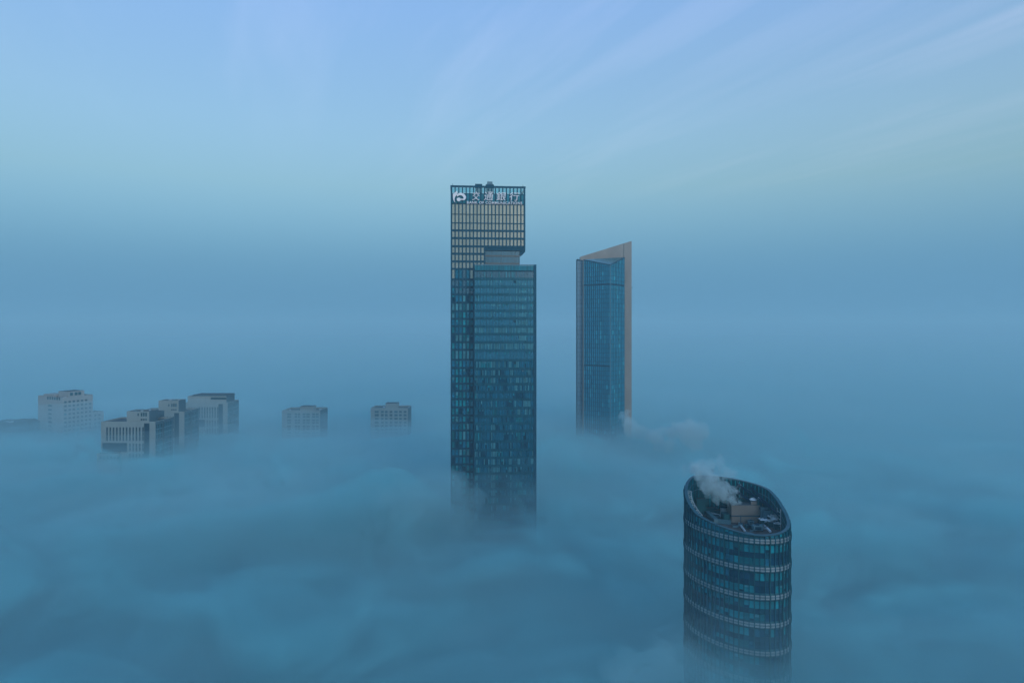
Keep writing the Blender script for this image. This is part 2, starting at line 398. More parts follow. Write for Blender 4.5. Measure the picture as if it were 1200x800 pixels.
b.prism([(UB, .3), (U1+.05, .3), (U1+.05, 18), (UB, 18)], [tz(297.6), ZOVER-1.4, ZOVER-1.4, tz(297.6)], ZOVER-.76, 'fin'); b.build('soffit_bracket', bank)
# recessed middle block
VM = 1.4
b = MB(); b.box(UM+.02, UB-.1, VM+.3, 26, 0, ZOVER-.8, 'core'); b.build('middle_block', bank)
b = MB(); n = 26
for i in range(n):
    x0 = UM+.1+(UB-UM-.3)*i/n; x1 = UM+.1+(UB-UM-.3)*(i+1)/n-.09
    b.box(x0, x1, VM+.1, VM+.2, tz(311.5), tz(293.2), 'mid')
b.build('glazing', bank, 'stuff')
for y0, y1 in ((298.2, 300.0), (307.2, 308.9)):
    b = MB(); b.box(UM+.06, UB-.15, VM-.25, VM+.09, tz(y1), tz(y0), 'beige_box'); b.build('ledge', bank)
# lower front block
VF = -6.0
L0, L1 = up(555.3, VF), up(628.4, VF); LD = 34.0
def lz(py): return wz(py, TY+VF*math.cos(TA)+ (L0+L1)/2*math.sin(TA))
LTOP = lz(310.0)
b = MB(); b.box(L0+.3, L1-.3, VF+.3, VF+LD, 0, lz(316.5), 'core'); b.build('lower_block', bank)
b = MB(); b.box(L0+.5, L1-.5, VF+.5, VF+LD-.2, lz(316.5)+.004, lz(316.5)+.3, 'roof'); b.build('lower_roof', bank)
b = MB(); b.box(L0-.05, L0+.45, VF-.45, VF+.29, 0, LTOP+.1, 'fin'); b.build('corner_post', bank)
b = MB(); b.box(L1-1.5, L1+.05, VF-.45, VF+.29, 0, LTOP+.1, 'fin'); b.build('corner_post', bank)
b = MB(); b.box(L1-.28, L1+.05, VF+.3, VF+LD, 0, LTOP-.02, 'fin'); b.build('side_wall', bank)
b = MB(); b.box(L0+.46, L1-1.51, VF-.3, VF+.3, LTOP-.4, LTOP+.08, 'rail'); b.box(L0, L1, VF+LD-.4, VF+LD, lz(316), LTOP-.3, 'rail'); b.build('parapet_rail', bank)
LR = [310.6, 316.8, 326.8, 336, 345, 354.5, 364, 373, 382.5, 391.5, 401, 410.5, 422, 432, 441, 450, 459, 468, 478, 487.5, 496, 505, 517, 527, 536, 545.5, 554.5, 563.5, 572.5, 581.5, 590.5, 599.5, 608.5, 617.5, 626.5]
LN = 40; LP = (L1-1.5-L0-.5)/LN
glz = MB(); random.seed(5)
def lpx(i): return 556.4+(625-556.4)*(i+.5)/LN
full = {8: .8, 10: .75, 12: .22, 23: .1, 24: .35, 25: .2, 13: .1}
for r in range(len(LR)-1):
    zt, zbm = lz(LR[r]), lz(LR[r+1])
    if r >= 1:
        hb = 1.25
        b = MB(); b.box(L0+.46, L1-1.51, VF-.02, VF+.28, zbm-hb*.45, zbm+hb*.55, 'spandrel'); b.build('spandrel', bank)
    run = 0
    for i in range(LN):
        x0 = L0+.5+LP*i+.06; x1 = x0+LP-.12; p = lpx(i)
        k = 'glass_flat'
        if r == 0: k = 'sign_glass'
        elif r <= 1: k = 'mid' if random.random() > .2 else 'blind'
        else:
            if r <= 7:
                k = 'glass_flat' if random.random() > .05 else 'blind'
                if 604.5 < p < 606.5 and r > 1: k = 'blind'
            elif r in full and random.random() < full[r] and not (601.5 < p < 603.5): k = 'blind'
            elif r > 11:
                q = noise.noise(Vector((i*.16, r*1.7, 4.4)))
                k = 'room' if q > .30 or random.random() < .12 else ('teal' if q < -.34 else 'glass')
            if r >= 12 and (557.5 < p < 559.6 or 575.8 < p < 579.6 or 597 < p < 599.4) and (r in (12, 13, 14, 20, 22, 23, 24, 25, 26, 27, 28, 29) or random.random() < .25): k = 'blind'
            if r in (14, 15, 17, 18) and 602 < p < 622 and random.random() < .55: k = 'blind'
        zt2, zb2 = zt-.72, zbm+.72
        if r <= 0: zt2, zb2 = zt-.3, zbm
        glz.box(x0, x1, VF+.06, VF+.13, zb2, zt2, k)
        if r >= 2 and k in ('glass_flat', 'teal', 'room') and random.random() < (.25 if r < 12 else .25):
            hh = random.uniform(.15, .5)*(zt2-zb2)
            glz.box(x0+.02, x1-.02, VF+.02, VF+.05, zt2-hh, zt2-.02, 'teal' if random.random() < .75 else 'blind')
        if 2 <= r <= 9 and 608.5 < p < 616:        # stair landing windows
            glz.box(x0, x1, VF-.01, VF+.018, zb2+.3, zb2+.3+(.6+.22*r), 'blind')
glz.build('glazing', bank, 'stuff')
for i in range(1, LN):
    b = MB(); x = L0+.5+LP*i
    w = .2 if i % 4 else .26
    b.box(x-w/2, x+w/2, VF-.2, VF-.025, 60, LTOP-.42, 'spandrel' if i % 2 else 'fin')
    b.build('mullion', bank)
for y in (330, 376.3, 425):
    b = MB(); b.box(up(602, VF), up(604.8, VF), VF-.28, VF-.21, lz(y+1.3), lz(y-1.1), 'core'); b.build('vent', bank)
# rooftop: low plant box and the facade-cleaning crane with its cab
b = MB(); b.box(up(557), up(565.4), 3, 9, ZROOF+.36, wz(215.9, TY+5), 'fin'); b.build('plant_box', bank)
b = MB(); uc = up(573.9, 6)
b.box(uc-2.3, uc+2.3, 4.4, 9, ZROOF+.36, wz(216.6, TY+7), 'fin'); cr = b.build('crane_base', bank)
b = MB(); z0 = wz(216.6, TY+7)+.004
b.prism([(uc-1.7, 4.8), (uc+1.7, 4.8), (uc+1.7, 8), (uc-1.7, 8)], z0, z0+.5, 'rail')
b.prism([(uc-1.5, 5), (uc+1.5, 5), (uc+1.25, 7.8), (uc-1.25, 7.8)], z0+.51, z0+1.75, 'rail'); b.bar((uc-.9, 6.4, z0+1.7), (uc-.9, 6.4, z0+2.6), .12, 'fin'); b.build('crane_cab', bank)
for q in (1.0, U1-1.2):
    b = MB(); b.tube((q, .1, ZTOP), (q, .1, ZTOP+.9), .12, 'fin', 6); b.build('beacon', bank)
b = MB(); b.box(up(612.3, VF), up(613.0, VF), VF-.32, VF-.27, lz(435.2), lz(434), 'beige'); b.build('yellow_light', bank)  # small yellow light, built as a plain unlit beige plate

# sign: logo, four characters, small line; all standing on thin rails in front of the glass
SV = -1.05
b = MB()
for y in (226.6, 233.5, 239.2): b.box(.6, U1-.6, SV+.34, SV+.46, tz(y)-.07, tz(y)+.07, 'fin')
for i in range(1, NC, 2): b.box(col_u(i)-.07, col_u(i)+.07, SV+.47, -.43, tz(226.6)-.06, tz(226.6)+.06, 'fin')
sign = b.build('sign_frame', bank)
def text_mesh(name, s, w, h, x, z, k, parent, depth=.3, fat=0.0, shear=0.0):
    cu = bpy.data.curves.new(name, 'FONT'); cu.body = s; cu.offset = fat; cu.shear = shear; cu.resolution_u = 3; cu.extrude = .1
    cu.space_character = 1.12
    t = bpy.data.objects.new(name, cu); COL.objects.link(t)
    dg = bpy.context.evaluated_depsgraph_get(); me = bpy.data.meshes.new_from_object(t.evaluated_get(dg)); me.name = name
    bpy.data.objects.remove(t); bpy.data.curves.remove(cu)
    xs = [v.co.x for v in me.vertices]; ys = [v.co.y for v in me.vertices]
    sx = w/(max(xs)-min(xs)); sy = h/(max(ys)-min(ys)); mx_, my_ = min(xs), min(ys)
    for v in me.vertices:
        c = v.co.copy(); v.co = ((c.x-mx_)*sx, -c.z*depth/.2, (c.y-my_)*sy)
    me.materials.clear(); me.materials.append(MT[k]); me.update()
    o = bpy.data.objects.new(name, me); COL.objects.link(o); o.parent = parent; o.location = (x, SV+depth/2, z)
    return o
for ch, p0, p1 in (('交', 553.2, 562.2), ('通', 567.0, 577.8), ('銀', 581.6, 592.6), ('行', 596.8, 608.2)):
    text_mesh('character', ch, up(p1)-up(p0), tz(224.6)-tz(234.6), up(p0), tz(234.6), 'white', sign, fat=.0, shear=.10)
text_mesh('lettering', 'BANK OF COMMUNICATIONS', up(611.8)-up(547.2), tz(235.8)-tz(238.9), up(547.2), tz(238.9), 'white', sign, fat=.012)
def spl(pts, n=6):
    out = []; m_ = len(pts)
    for i in range(m_):
        p0, p1, p2, p3 = [Vector(pts[(i+j-1) % m_]) for j in range(4)]
        for k in range(n):
            t = k/n
            out.append(.5*((2*p1)+(-p0+p2)*t+(2*p0-5*p1+4*p2-p3)*t*t+(-p0+3*p1-3*p2+p3)*t**3))
    return out
def plate(b, pts, k):
    """flat shape in sign-crop pixels, made a solid"""
    P = [(up(520+x/11.43), tz(205+y/11.43)) for x, y in pts]
    n = len(P)
    A = [(x, SV, z) for x, z in P]; B_ = [(x, SV+.3, z) for x, z in P]
    b.add(A+B_, [tuple(range(n)), tuple(range(2*n-1, n-1, -1))]+[(i, n+i, n+(i+1) % n, (i+1) % n) for i in range(n)], k)
b = MB()
plate(b, [(122, 262), (150, 240), (182, 214), (181, 262), (168, 280), (152, 300), (145, 325), (146, 350), (155, 376), (138, 358), (128, 335), (123, 300)], 'white')
th = [math.radians(a) for a in range(150, -52, -10)]
outer = [(228+70*math.cos(a), 300-54*math.sin(a)) for a in th]; inner = [(222+42*math.cos(a), 312-36*math.sin(a)) for a in reversed(th)]
plate(b, outer+inner, 'white')
plate(b, [(201+27*math.cos(i*math.pi/10), 332-25*math.sin(i*math.pi/10)) for i in range(20)], 'white')
plate(b, [(222, 322), (262, 322), (262, 336), (222, 340)], 'white')
b.build('logo', sign)

# ------------------------------------------------------------------ the tower with the slanting stone top
slant = empty('tower', (wx(708, 645), 645, 0), 0, 'blue glass tower framed by a beige stone wall with slanting top', 'tower')
OX, OY = wx(708, 645), 645.0
def sp(px, Y): return (wx(px, Y)-OX, Y-OY)
YB = 654.0
zl, zr = wz(300.9, YB), wz(282.4, YB)
xl, xr = sp(680, YB)[0], sp(740.1, YB)[0]
def slope(x): return zl+(zr-zl)*(x-xl)/(xr-xl)
b = MB(); b.prism([(xl, YB-OY), (xr, YB-OY), (xr, YB-OY+9), (xl, YB-OY+9)], 0, [zl, zr, zr, zl], 'beige'); b.build('stone_wall', slant)
x5 = sp(732.0, 650)[0]
b = MB(); b.prism([(x5, 653.2-OY), (xr-.06, 653.2-OY), (xr-.06, YB-OY-.01), (x5, YB-OY-.01)], 0, [slope(x5)-.3, slope(xr)-.3, slope(xr)-.3, slope(x5)-.3], 'beige'); b.build('stone_pier', slant)
A = sp(684.0, 641); Bp = sp(715.2, 622); Cc = sp(731.6, 647.5)
zA, zB, zC = wz(304.4, 641), wz(310.4, 622), wz(301.8, 647.5)
Bk = (Cc[0]-.05, YB-OY-.02); Ak = (A[0], YB-OY-.02)
b = MB(); b.prism([A, Bp, Cc, Bk, Ak], 0, [zA, zB, zC, zC+.5, zA+.5], 'core'); b.build('glass_bay', slant)
b = MB(); e = .08
b.add([(A[0], A[1], zA+e), (Bp[0], Bp[1], zB+e), (Cc[0], Cc[1], zC+e), (A[0], A[1], zA+.3), (Bp[0], Bp[1], zB+.3), (Cc[0], Cc[1], zC+.3)],
      ((2, 1, 0), (3, 4, 5), (0, 1, 4, 3), (1, 2, 5, 4), (2, 0, 3, 5)), 'teal'); b.build('glass_roof', slant)
def facade(P, Q, zp, zq, cols, seed, dark_bands, name_root, zlow=70, fl=4.15):
    """flush curtain wall on the line P-Q: panes (one joined part), mullions and dark plant-floor bands as parts"""
    P, Q = Vector(P), Vector(Q); d = (Q-P); Ln = d.length; d.normalize(); nrm = Vector((d.y, -d.x))
    def pt(s, o): return P+d*s+nrm*o
    rnd = random.Random(seed); g = MB()
    def slab(bb, s0, s1, o0, o1, z0, z1a, z1b, k):
        c = [pt(s0, o0), pt(s0, o1), pt(s1, o1), pt(s1, o0)]
        bb.prism(c, z0, [z1a, z1a, z1b, z1b], k)
    w = Ln/cols
    for i in range(cols):
        s0, s1 = i*w+.15, (i+1)*w-.15
        ztop = min(zp+(zq-zp)*s0/Ln, zp+(zq-zp)*s1/Ln)
        z = zlow; f = 0
        while z < ztop-.3:
            zt2 = min(z+fl-.35, ztop-.15)
            if zt2-z > .4:
                q = rnd.random(); cl = noise.noise(Vector((i*.9+seed, f*.16, 2)))
                k = 'bay_glass'
                if cl > .20 and q < .35 or q < .012: k = 'lit_bay'
                slab(g, s0, s1, .02, .09, z, zt2, zt2, k)
            z += fl; f += 1
    g.build('glazing', slant, 'stuff')
    for i in range(cols+1):
        bb = MB(); s = min(max(i*w, .14), Ln-.14); zt2 = zp+(zq-zp)*s/Ln
        slab(bb, s-.17, s+.17, .0, .45, 60, zt2, zt2, 'fin' if 0 < i < cols else 'rail'); bb.build('mullion', slant)
    for zb_, th_ in dark_bands:
        bb = MB(); slab(bb, .3, Ln-.3, .0, .2, zb_-th_, zb_, zb_, 'fin'); bb.build('plant_floor_band', slant)
    bb = MB(); c = [pt(0, -.2), pt(0, .45), pt(Ln, .45), pt(Ln, -.2)]
    bb.prism(c, [zp-.45, zp-.45, zq-.45, zq-.45], [zp+.4, zp+.4, zq+.4, zq+.4], 'fin'); bb.build('roof_edge', slant)
bd = [(wz(332.6, 632), 1.5), (wz(427.3, 632), 1.3)]
facade(A, Bp, zA, zB, 13, 3, bd, 'left')
facade(Bp, Cc, zB, zC, 9, 8, bd[:1], 'right')
# left wing: pale flush glass screen and light corner strip
wl, wr = sp(676.1, 646)[0], sp(682.9, 646)[0]
b = MB(); b.prism([(wl, 644.5-OY), (wr, 644.5-OY), (wr, YB-OY-.03), (wl, YB-OY-.03)], 0, [wz(303.6, 646), wz(305, 644), wz(305, 644), wz(303.6, 646)], 'core'); b.build('side_wing', slant)
b = MB(); random.seed(3); z = 70; zt_ = wz(305.4, 644)
while z < zt_-1:
    z2 = min(z+3.9, zt_-.3)
    for i in range(2):
        xa = wl+(wr-wl)*i/2+.08; xb = wl+(wr-wl)*(i+1)/2-.08
        ya = yb = 644.5-OY-.1
        b.prism([(xa, ya), (xb, yb), (xb, yb+.08), (xa, ya+.08)], z, z2, 'wing')
    z += 4.15
b.build('wing_glazing', slant, 'stuff')
b = MB(); s0 = sp(682.7, 643)[0]
b.box(s0, s0+1.15, 640.6-OY, YB-OY-.04, 0, wz(304.6, 641), 'beige_box'); b.build('corner_strip', slant)
b = MB(); b.tube((xr-.1, YB-OY+.5, wz(337, YB)), (xr+1.2, YB-OY+.5, wz(337, YB)), .35, 'steel', 6); b.build('beacon', slant)
# ------------------------------------------------------------------ the oval tower with the obliquely cut top
ECX, ECY, EA, EB = 69.6, 213.0, 17.5, 12.3
oval = empty('tower', (ECX, ECY, 0), 0, 'round oval glass tower with pale rings and open sloping roof top', 'tower')
UX, UY = (-.5, .866), (.866, .5)
def ell(t, off=0.0):
    """point of the oval outline, off metres outside it (local coordinates)"""
    c, s = math.cos(t), math.sin(t)
    px_, py_ = EA*c, EB*s; nx, ny = c/EA, s/EB; q = math.hypot(nx, ny)
    px_ += off*nx/q; py_ += off*ny/q
    return (UX[0]*px_+UY[0]*py_, UX[1]*px_+UY[1]*py_)
RIM = [(0, 150.7), (34, 150.5), (65, 150), (98, 149), (111, 147.3), (125, 145.0), (142, 142.9), (175, 141.1), (217, 140.4), (250, 141.2), (284, 142.7), (299, 144.4), (320, 146.8), (340, 149.3)]
def rim(x, y):
    """height of the cut at a point of the outline (smooth closed curve through measured heights)"""
    u = UX[0]*x+UX[1]*y; w = UY[0]*x+UY[1]*y
    a = math.degrees(math.atan2(w/EB, u/EA)) % 360
    n_ = len(RIM)
    for i in range(n_):
        a0, a1 = RIM[i][0], RIM[(i+1) % n_][0]+(360 if i == n_-1 else 0)
        if a0 <= a < a1:
            t = (a-a0)/(a1-a0); p0, p1, p2, p3 = [RIM[(i+k) % n_][1] for k in (-1, 0, 1, 2)]
            h0 = RIM[(i-1) % n_][0]-(360 if i == 0 else 0); h3 = RIM[(i+2) % n_][0]+(360 if i+2 >= n_ else 0)
            m1 = (p2-p0)/(a1-h0)*(a1-a0); m2 = (p3-p1)/(h3-a0)*(a1-a0)
            return (2*t**3-3*t*t+1)*p1+(t**3-2*t*t+t)*m1+(3*t*t-2*t**3)*p2+(t**3-t*t)*m2
    return 146.0
# even spacing along the outline
_t = [2*math.pi*i/2000 for i in range(2001)]; _s = [0.0]
for i in range(2000):
    p, q = ell(_t[i]), ell(_t[i+1]); _s.append(_s[-1]+math.hypot(p[0]-q[0], p[1]-q[1]))
def even(n):
    out = []; j = 0
    for i in range(n):
        g_ = _s[-1]*i/n
        while _s[j+1] < g_: j += 1
        out.append(_t[j]+(_t[j+1]-_t[j])*(g_-_s[j])/(_s[j+1]-_s[j]))
    return out
NM = 66; TS = even(NM); TF = even(132)
FLOOR = 138.2
def ring(b, offs, zf, k, ts=TF, close=True):
    """sweeps a profile round the oval: offs = [(offset, dz)], zf(x, y) = base height"""
    n = len(ts); m_ = len(offs); vs = []
    for t in ts:
        for o_, dz in offs:
            x, y = ell(t, o_); vs.append((x, y, zf(x, y)+dz))
    fs = []
    for i in range(n):
        i2 = (i+1) % n
        for j in range(m_):
            j2 = (j+1) % m_; fs.append((i*m_+j, i2*m_+j, i2*m_+j2, i*m_+j2))
    b.add(vs, fs, k)
b = MB(); pts = [ell(t, -.55) for t in TF]
b.prism(pts, 0, FLOOR, 'core'); b.build('core', oval)
b = MB(); b.prism([ell(t, -1.2) for t in TF], FLOOR+.004, FLOOR+.12, 'deck'); b.build('roof_deck', oval)
# parapet screen: outer skin of panes, thin inner wall, ribs, rim
b = MB(); n = len(TF); vs = []
for t in TF:
    x, y = ell(t, -.45); vs += [(x, y, FLOOR+.002), (x, y, rim(x, y)-.1)]
    x, y = ell(t, -.6); vs += [(x, y, FLOOR+.002), (x, y, rim(x, y)-.1)]
fs = []
for i in range(n):
    a_, c_ = 4*i, 4*((i+1) % n)
    fs += [(a_, c_, c_+1, a_+1), (a_+2, a_+3, c_+3, c_+2), (a_+1, c_+1, c_+3, a_+3)]
b.add(vs, fs, 'steel'); b.build('screen_wall', oval)
b = MB(); ring(b, [(-.75, -.12), (.22, -.12), (.22, .16), (-.75, .16)], rim, 'rim'); b.build('rim', oval)
for t in TS:                                        # inner ribs of the screen
    x, y = ell(t, -.62); xb, yb = ell(t, -1.0)
    if rim(x, y)-FLOOR < 1.8: continue
    b = MB(); b.bar((x, y, FLOOR+.13), (x, y, rim(x, y)-.15), .16, 'teal', .3); b.build('rib', oval)
for dz in (-2.2, -4.4):
    b = MB()
    for i in range(n):
        t, t2 = TF[i], TF[(i+1) % n]; x, y = ell(t, -.75); x2, y2 = ell(t2, -.75)
        if rim(x, y)+dz > FLOOR+1 and rim(x2, y2)+dz > FLOOR+1: b.bar((x, y, rim(x, y)+dz), (x2, y2, rim(x2, y2)+dz), .12, 'rail')
    b.build('girt', oval)
# storeys: module of 8 m = pale ring, tall panes, dark band, panes, dark band
Z0 = 138.75; MOD = 8.06
def clip(z): return lambda x, y: z
NP = 300; cells = []
cam_l = Vector((-ECX, -ECY))
for mod in range(-2, 9):
    zr_ = Z0-MOD*mod
    if zr_ < 60: break
    for (d0, d1, kind) in ((.95, 3.35, 'tall'), (4.95, 6.95, 'low'), (3.45, 4.85, 'band'), (7.0, 7.55, 'band')):
        for i in range(NM):
            t0, t1 = TS[i], TS[(i+1) % NM] + (2*math.pi if i == NM-1 else 0)
            cells.append((mod, zr_-d1, zr_-d0, t0, t1, kind))
    # pale ring (two strips) and its rounded backing
    x, y = ell(0); 
    lowest = min(rim(*ell(t)) for t in TF)
    for dz in (.36, -.36):
        if zr_+dz+.3 < lowest:
            b = MB(); ring(b, [(.32, -.29), (.42, -.24), (.46, 0), (.42, .24), (.32, .29)], clip(zr_+dz), 'ring'); b.build('pale_ring', oval)
        else:
            seg = []; b = MB()
            for i in range(n):
                t, t2 = TF[i], TF[(i+1) % n]; xa, ya = ell(t, .38); xb, yb = ell(t2, .38)
                if min(rim(xa, ya), rim(xb, yb)) > zr_+dz+.7: b.bar((xa, ya, zr_+dz), (xb, yb, zr_+dz), .3, 'ring', .5)
            if b.v: b.build('pale_ring', oval)
    if zr_+1.0 < lowest:
        b = MB(); ring(b, [(-.4, -1.3), (.12, -1.25), (.28, -.75), (.33, 0), (.28, .7), (.12, 1.15), (-.4, 1.2)], clip(zr_), 'steel'); b.build('ring_backing', oval)
random.seed(21)
front = []
for c in cells:
    mod, za, zb_, t0, t1, kind = c
    p = Vector(ell((t0+t1)/2)); nn = Vector((math.cos((t0+t1)/2)/EA, math.sin((t0+t1)/2)/EB)); nn = Vector((UX[0]*nn.x+UY[0]*nn.y, UX[1]*nn.x+UY[1]*nn.y)).normalized()
    vis = nn.dot((cam_l-p).normalized())
    x, y = ell((t0+t1)/2)
    top = min(rim(*ell(t0)), rim(*ell(t1)))-.25
    zb2 = min(zb_, top)
    if zb2-za < .3: continue
    front.append((vis if kind != 'band' and za > 98 else -1, za, zb2, t0, t1, kind, mod))
front.sort(key=lambda c: -c[0])
rest = MB()
for j, (vis, za, zb_, t0, t1, kind, mod) in enumerate(front):
    a, c = Vector(ell(t0, .02)), Vector(ell(t1, .02)); d = c-a; w = d.length-.14; m_ = (a+c)/2
    rz = math.atan2(d.y, d.x)
    if kind == 'band': k = 'fin' if random.random() > .15 else 'spandrel'
    else:
        q = noise.noise(Vector((math.cos(t0)*1.5, math.sin(t0)*1.5, mod*1.3+(kind == 'low')*5)))+random.uniform(-.16, .16)
        if mod >= 3: q -= .22
        k = 'teal' if q > -.25 else ('glass' if q > -.34 else 'room')
        if mod < 0: k = 'sign_glass' if random.random() > .3 else 'teal'
    if j < NP and vis > 0:
        shared_box('window_pane', round(w, 1), .1, round(zb_-za, 1), k, oval, (m_.x, m_.y, (za+zb_)/2), rz, jit(.006))
    else:
        ca, sa = math.cos(rz), math.sin(rz); hw = w/2
        p4 = [(m_.x-hw*ca+.05*sa, m_.y-hw*sa-.05*ca), (m_.x+hw*ca+.05*sa, m_.y+hw*sa-.05*ca), (m_.x+hw*ca-.05*sa, m_.y+hw*sa+.05*ca), (m_.x-hw*ca-.05*sa, m_.y-hw*sa+.05*ca)]
        rest.prism(p4, za, zb_, k)
    if kind != 'band' and vis > .1 and k in ('teal', 'glass') and random.random() < .25:     # part-lowered blind
        a2, c2 = Vector(ell(t0, .09)), Vector(ell(t1, .09)); dd = (c2-a2); a2 += dd*.1; c2 -= dd*.1
        hh = (zb_-za)*random.uniform(.25, .5); lo = random.random() < .6
        z1_, z2_ = (za+.05, za+hh) if lo else (zb_-hh, zb_-.05)
        rest.prism([tuple(a2), tuple(c2), tuple(c2+Vector((-.001, .05))), tuple(a2+Vector((-.001, .05)))], z1_, z2_, 'room' if lo else 'blind')
rest.build('glazing', oval, 'stuff')
for i, t in enumerate(TS):
    x, y = ell(t, .05); x2, y2 = ell(t, 1.05); o_ = Vector((x2-x, y2-y)); n_ = Vector((-o_.y, o_.x))*(.10 if i % 3 else .15)
    zt_ = rim(x, y)-.14; prof = [(60, .42)]
    for mod in range(9, -3, -1):                    # the outer edge swells at each pale ring
        zc_ = Z0-MOD*mod
        for dz, w_ in ((-1.7, .42), (-.9, .56), (0, .64), (.8, .56), (1.5, .42)):
            if 60 < zc_+dz < zt_-.2: prof.append((zc_+dz, w_))
    prof.append((zt_, prof[-1][1])); b = MB(); vs = []
    for z_, w_ in prof:
        p_ = Vector((x, y)); q_ = p_+o_*w_
        vs += [(*(p_-n_), z_), (*(q_-n_), z_), (*(q_+n_), z_), (*(p_+n_), z_)]
    fs = [(0, 3, 2, 1)]+[tuple(4*k_+e_ for e_ in range(4)) for k_ in (len(prof)-1,)]
    for k_ in range(len(prof)-1):
        for e_ in range(4): fs.append((4*k_+e_, 4*k_+(e_+1) % 4, 4*k_+4+(e_+1) % 4, 4*k_+4+e_))
    b.add(vs, fs, 'steel' if i % 3 == 0 else 'spandrel')
    b.build('mullion', oval)
# things standing on the roof
F = FLOOR+.124
def inside(x, y, k=.90):
    u = UX[0]*x+UX[1]*y; w = UY[0]*x+UY[1]*y
    return (u/EA)**2+(w/EB)**2 < k*k
def W(px, py, z):
    """roof point under a photo pixel, at height z or as much higher as it takes to stand inside the screen wall"""
    z0 = z
    while z < 147:
        Y = (CAM_Z-z)*FPX/(py-HOR); v = Vector((wx(px, Y)-ECX, Y-ECY, z))
        if inside(v.x, v.y): return v
        z += .2
    Y = (CAM_Z-z0)*FPX/(py-HOR); v = Vector((wx(px, Y)-ECX, Y-ECY, z0))
    while not inside(v.x, v.y, .88): v.x *= .97; v.y *= .97
    return v
p = W(857.3, 612, F); q = W(891, 612, F); ww = (q-p).length; hz_ = wz(592, p.y+ECY)-F
b = MB(); x0, x1, y0 = p.x, q.x, p.y; PD = 4.4
b.box(x0, x1, y0, y0+PD, F, F+hz_*.36, 'beige_box'); b.box(x0-.15, x1+.15, y0-.15, y0+PD+.1, F+hz_*.36+.01, F+hz_*.42, 'fin')
b.box(x0, x1, y0, y0+PD, F+hz_*.42+.01, F+hz_, 'beige_box'); ph = b.build('penthouse', oval)
b = MB(); xd = W(868, 612, F).x; b.box(xd-.12, xd+.12, y0-.06, y0+.02, F, F+hz_*.35, 'fin'); b.build('seam', ph)
b = MB(); b.box(x0+.3, x1-.3, y0+.3, y0+PD-.3, F+hz_+.01, F+hz_+.12, 'roof'); b.build('penthouse_roof', ph)
b = MB(); b.box(x0-2.2, x0-.2, y0+.8, y0+4, F, F+2.4, 'steel'); b.build('side_plant', oval)
b = MB(); a1, a2 = W(836, 612, F), W(856.6, 614, F); b.bar(a1+Vector((0, 0, .6)), a2+Vector((0, 0, .6)), .8, 'rail', 1.2); b.build('duct', oval)
b = MB(); a1, a2 = W(829, 603, F), W(839, 613, F); b.bar(a1+Vector((0, 0, .7)), a2+Vector((0, 0, .7)), 1.3, 'rail', 1.3); b.build('duct', oval)
def stand(px_, py_, dx, dy, h, k, name, top='roof', z=F):
    """a solid whose front foot is seen at a pixel; stands on the deck"""
    c0 = W(px_, py_, z); b = MB(); zt_ = c0.z+h
    dy = dy if inside(c0.x, c0.y+dy, .97) and inside(c0.x+dx, c0.y+dy, .97) and inside(c0.x-dx, c0.y+dy, .97) else .5*dy
    b.box(c0.x-dx, c0.x+dx, c0.y, c0.y+dy, F, zt_, k); b.box(c0.x-dx*.8, c0.x+dx*.8, c0.y+dy*.12, c0.y+dy*.88, zt_+.01, zt_+.2, top); b.build(name, oval); return c0
stand(843, 601, 2.0, 3.0, .9, 'steel', 'plant_room', 'deck'); stand(833, 598, 2.2, 2.5, .8, 'steel', 'plant_room'); stand(822, 588, 1.6, 2.0, 1.0, 'steel', 'plant_room')
stand(889, 590, 2.4, 1.6, .6, 'beige_box', 'plant_room', 'deck'); stand(872, 586, 2.0, 2.0, .4, 'steel', 'plant_room')
for px_, py_ in ((848, 594), (856, 592)):           # cooling fans that give off the steam
    c0 = W(px_, py_, F+1); b = MB(); b.tube((c0.x, c0.y, F), (c0.x, c0.y, c0.z), 1.15, 'pale_steel', 16); b.tube((c0.x, c0.y, c0.z+.01), (c0.x, c0.y, c0.z+.4), 1.25, 'fin', 16); b.build('cooling_tower', oval)
for px_, py_, s, k in ((888, 622, 1.35, 'rail'), (877, 619, .9, 'steel'), (880, 613.5, .8, 'rail')):
    c0 = W(px_, py_, F); b = MB(); b.box(c0.x-s*1.05, c0.x+s*1.05, c0.y-.5, c0.y+s, F+.3, F+s*1.3, k)
    for sx in (-.9, .9):
        for sy in (-.3, .8): b.box(c0.x+s*sx-.08, c0.x+s*sx+.08, c0.y+s*sy-.08, c0.y+s*sy+.08, F, F+.3, 'fin')
    b.box(c0.x-s*.7, c0.x+s*.7, c0.y-.56, c0.y-.5, F+.5, F+s*1.05, 'fin'); b.build('air_handler', oval)
    b2 = MB(); b2.tube((c0.x, c0.y+s*.3, F+s*1.3), (c0.x, c0.y+s*.3, F+s*1.3+.25), s*.5, 'fin', 12); b2.build('fan', oval)
b = MB(); b.bar(W(866, 612.8, F+.4), W(873, 622, F+.4), .55, 'pale_steel', .5); b.build('duct', oval)
b = MB(); b.bar(W(896, 616, F+.4), W(903, 622.5, F+.4), .5, 'frost', .5); b.build('duct', oval)
random.seed(9)                                      # pale crumpled sheets on the deck
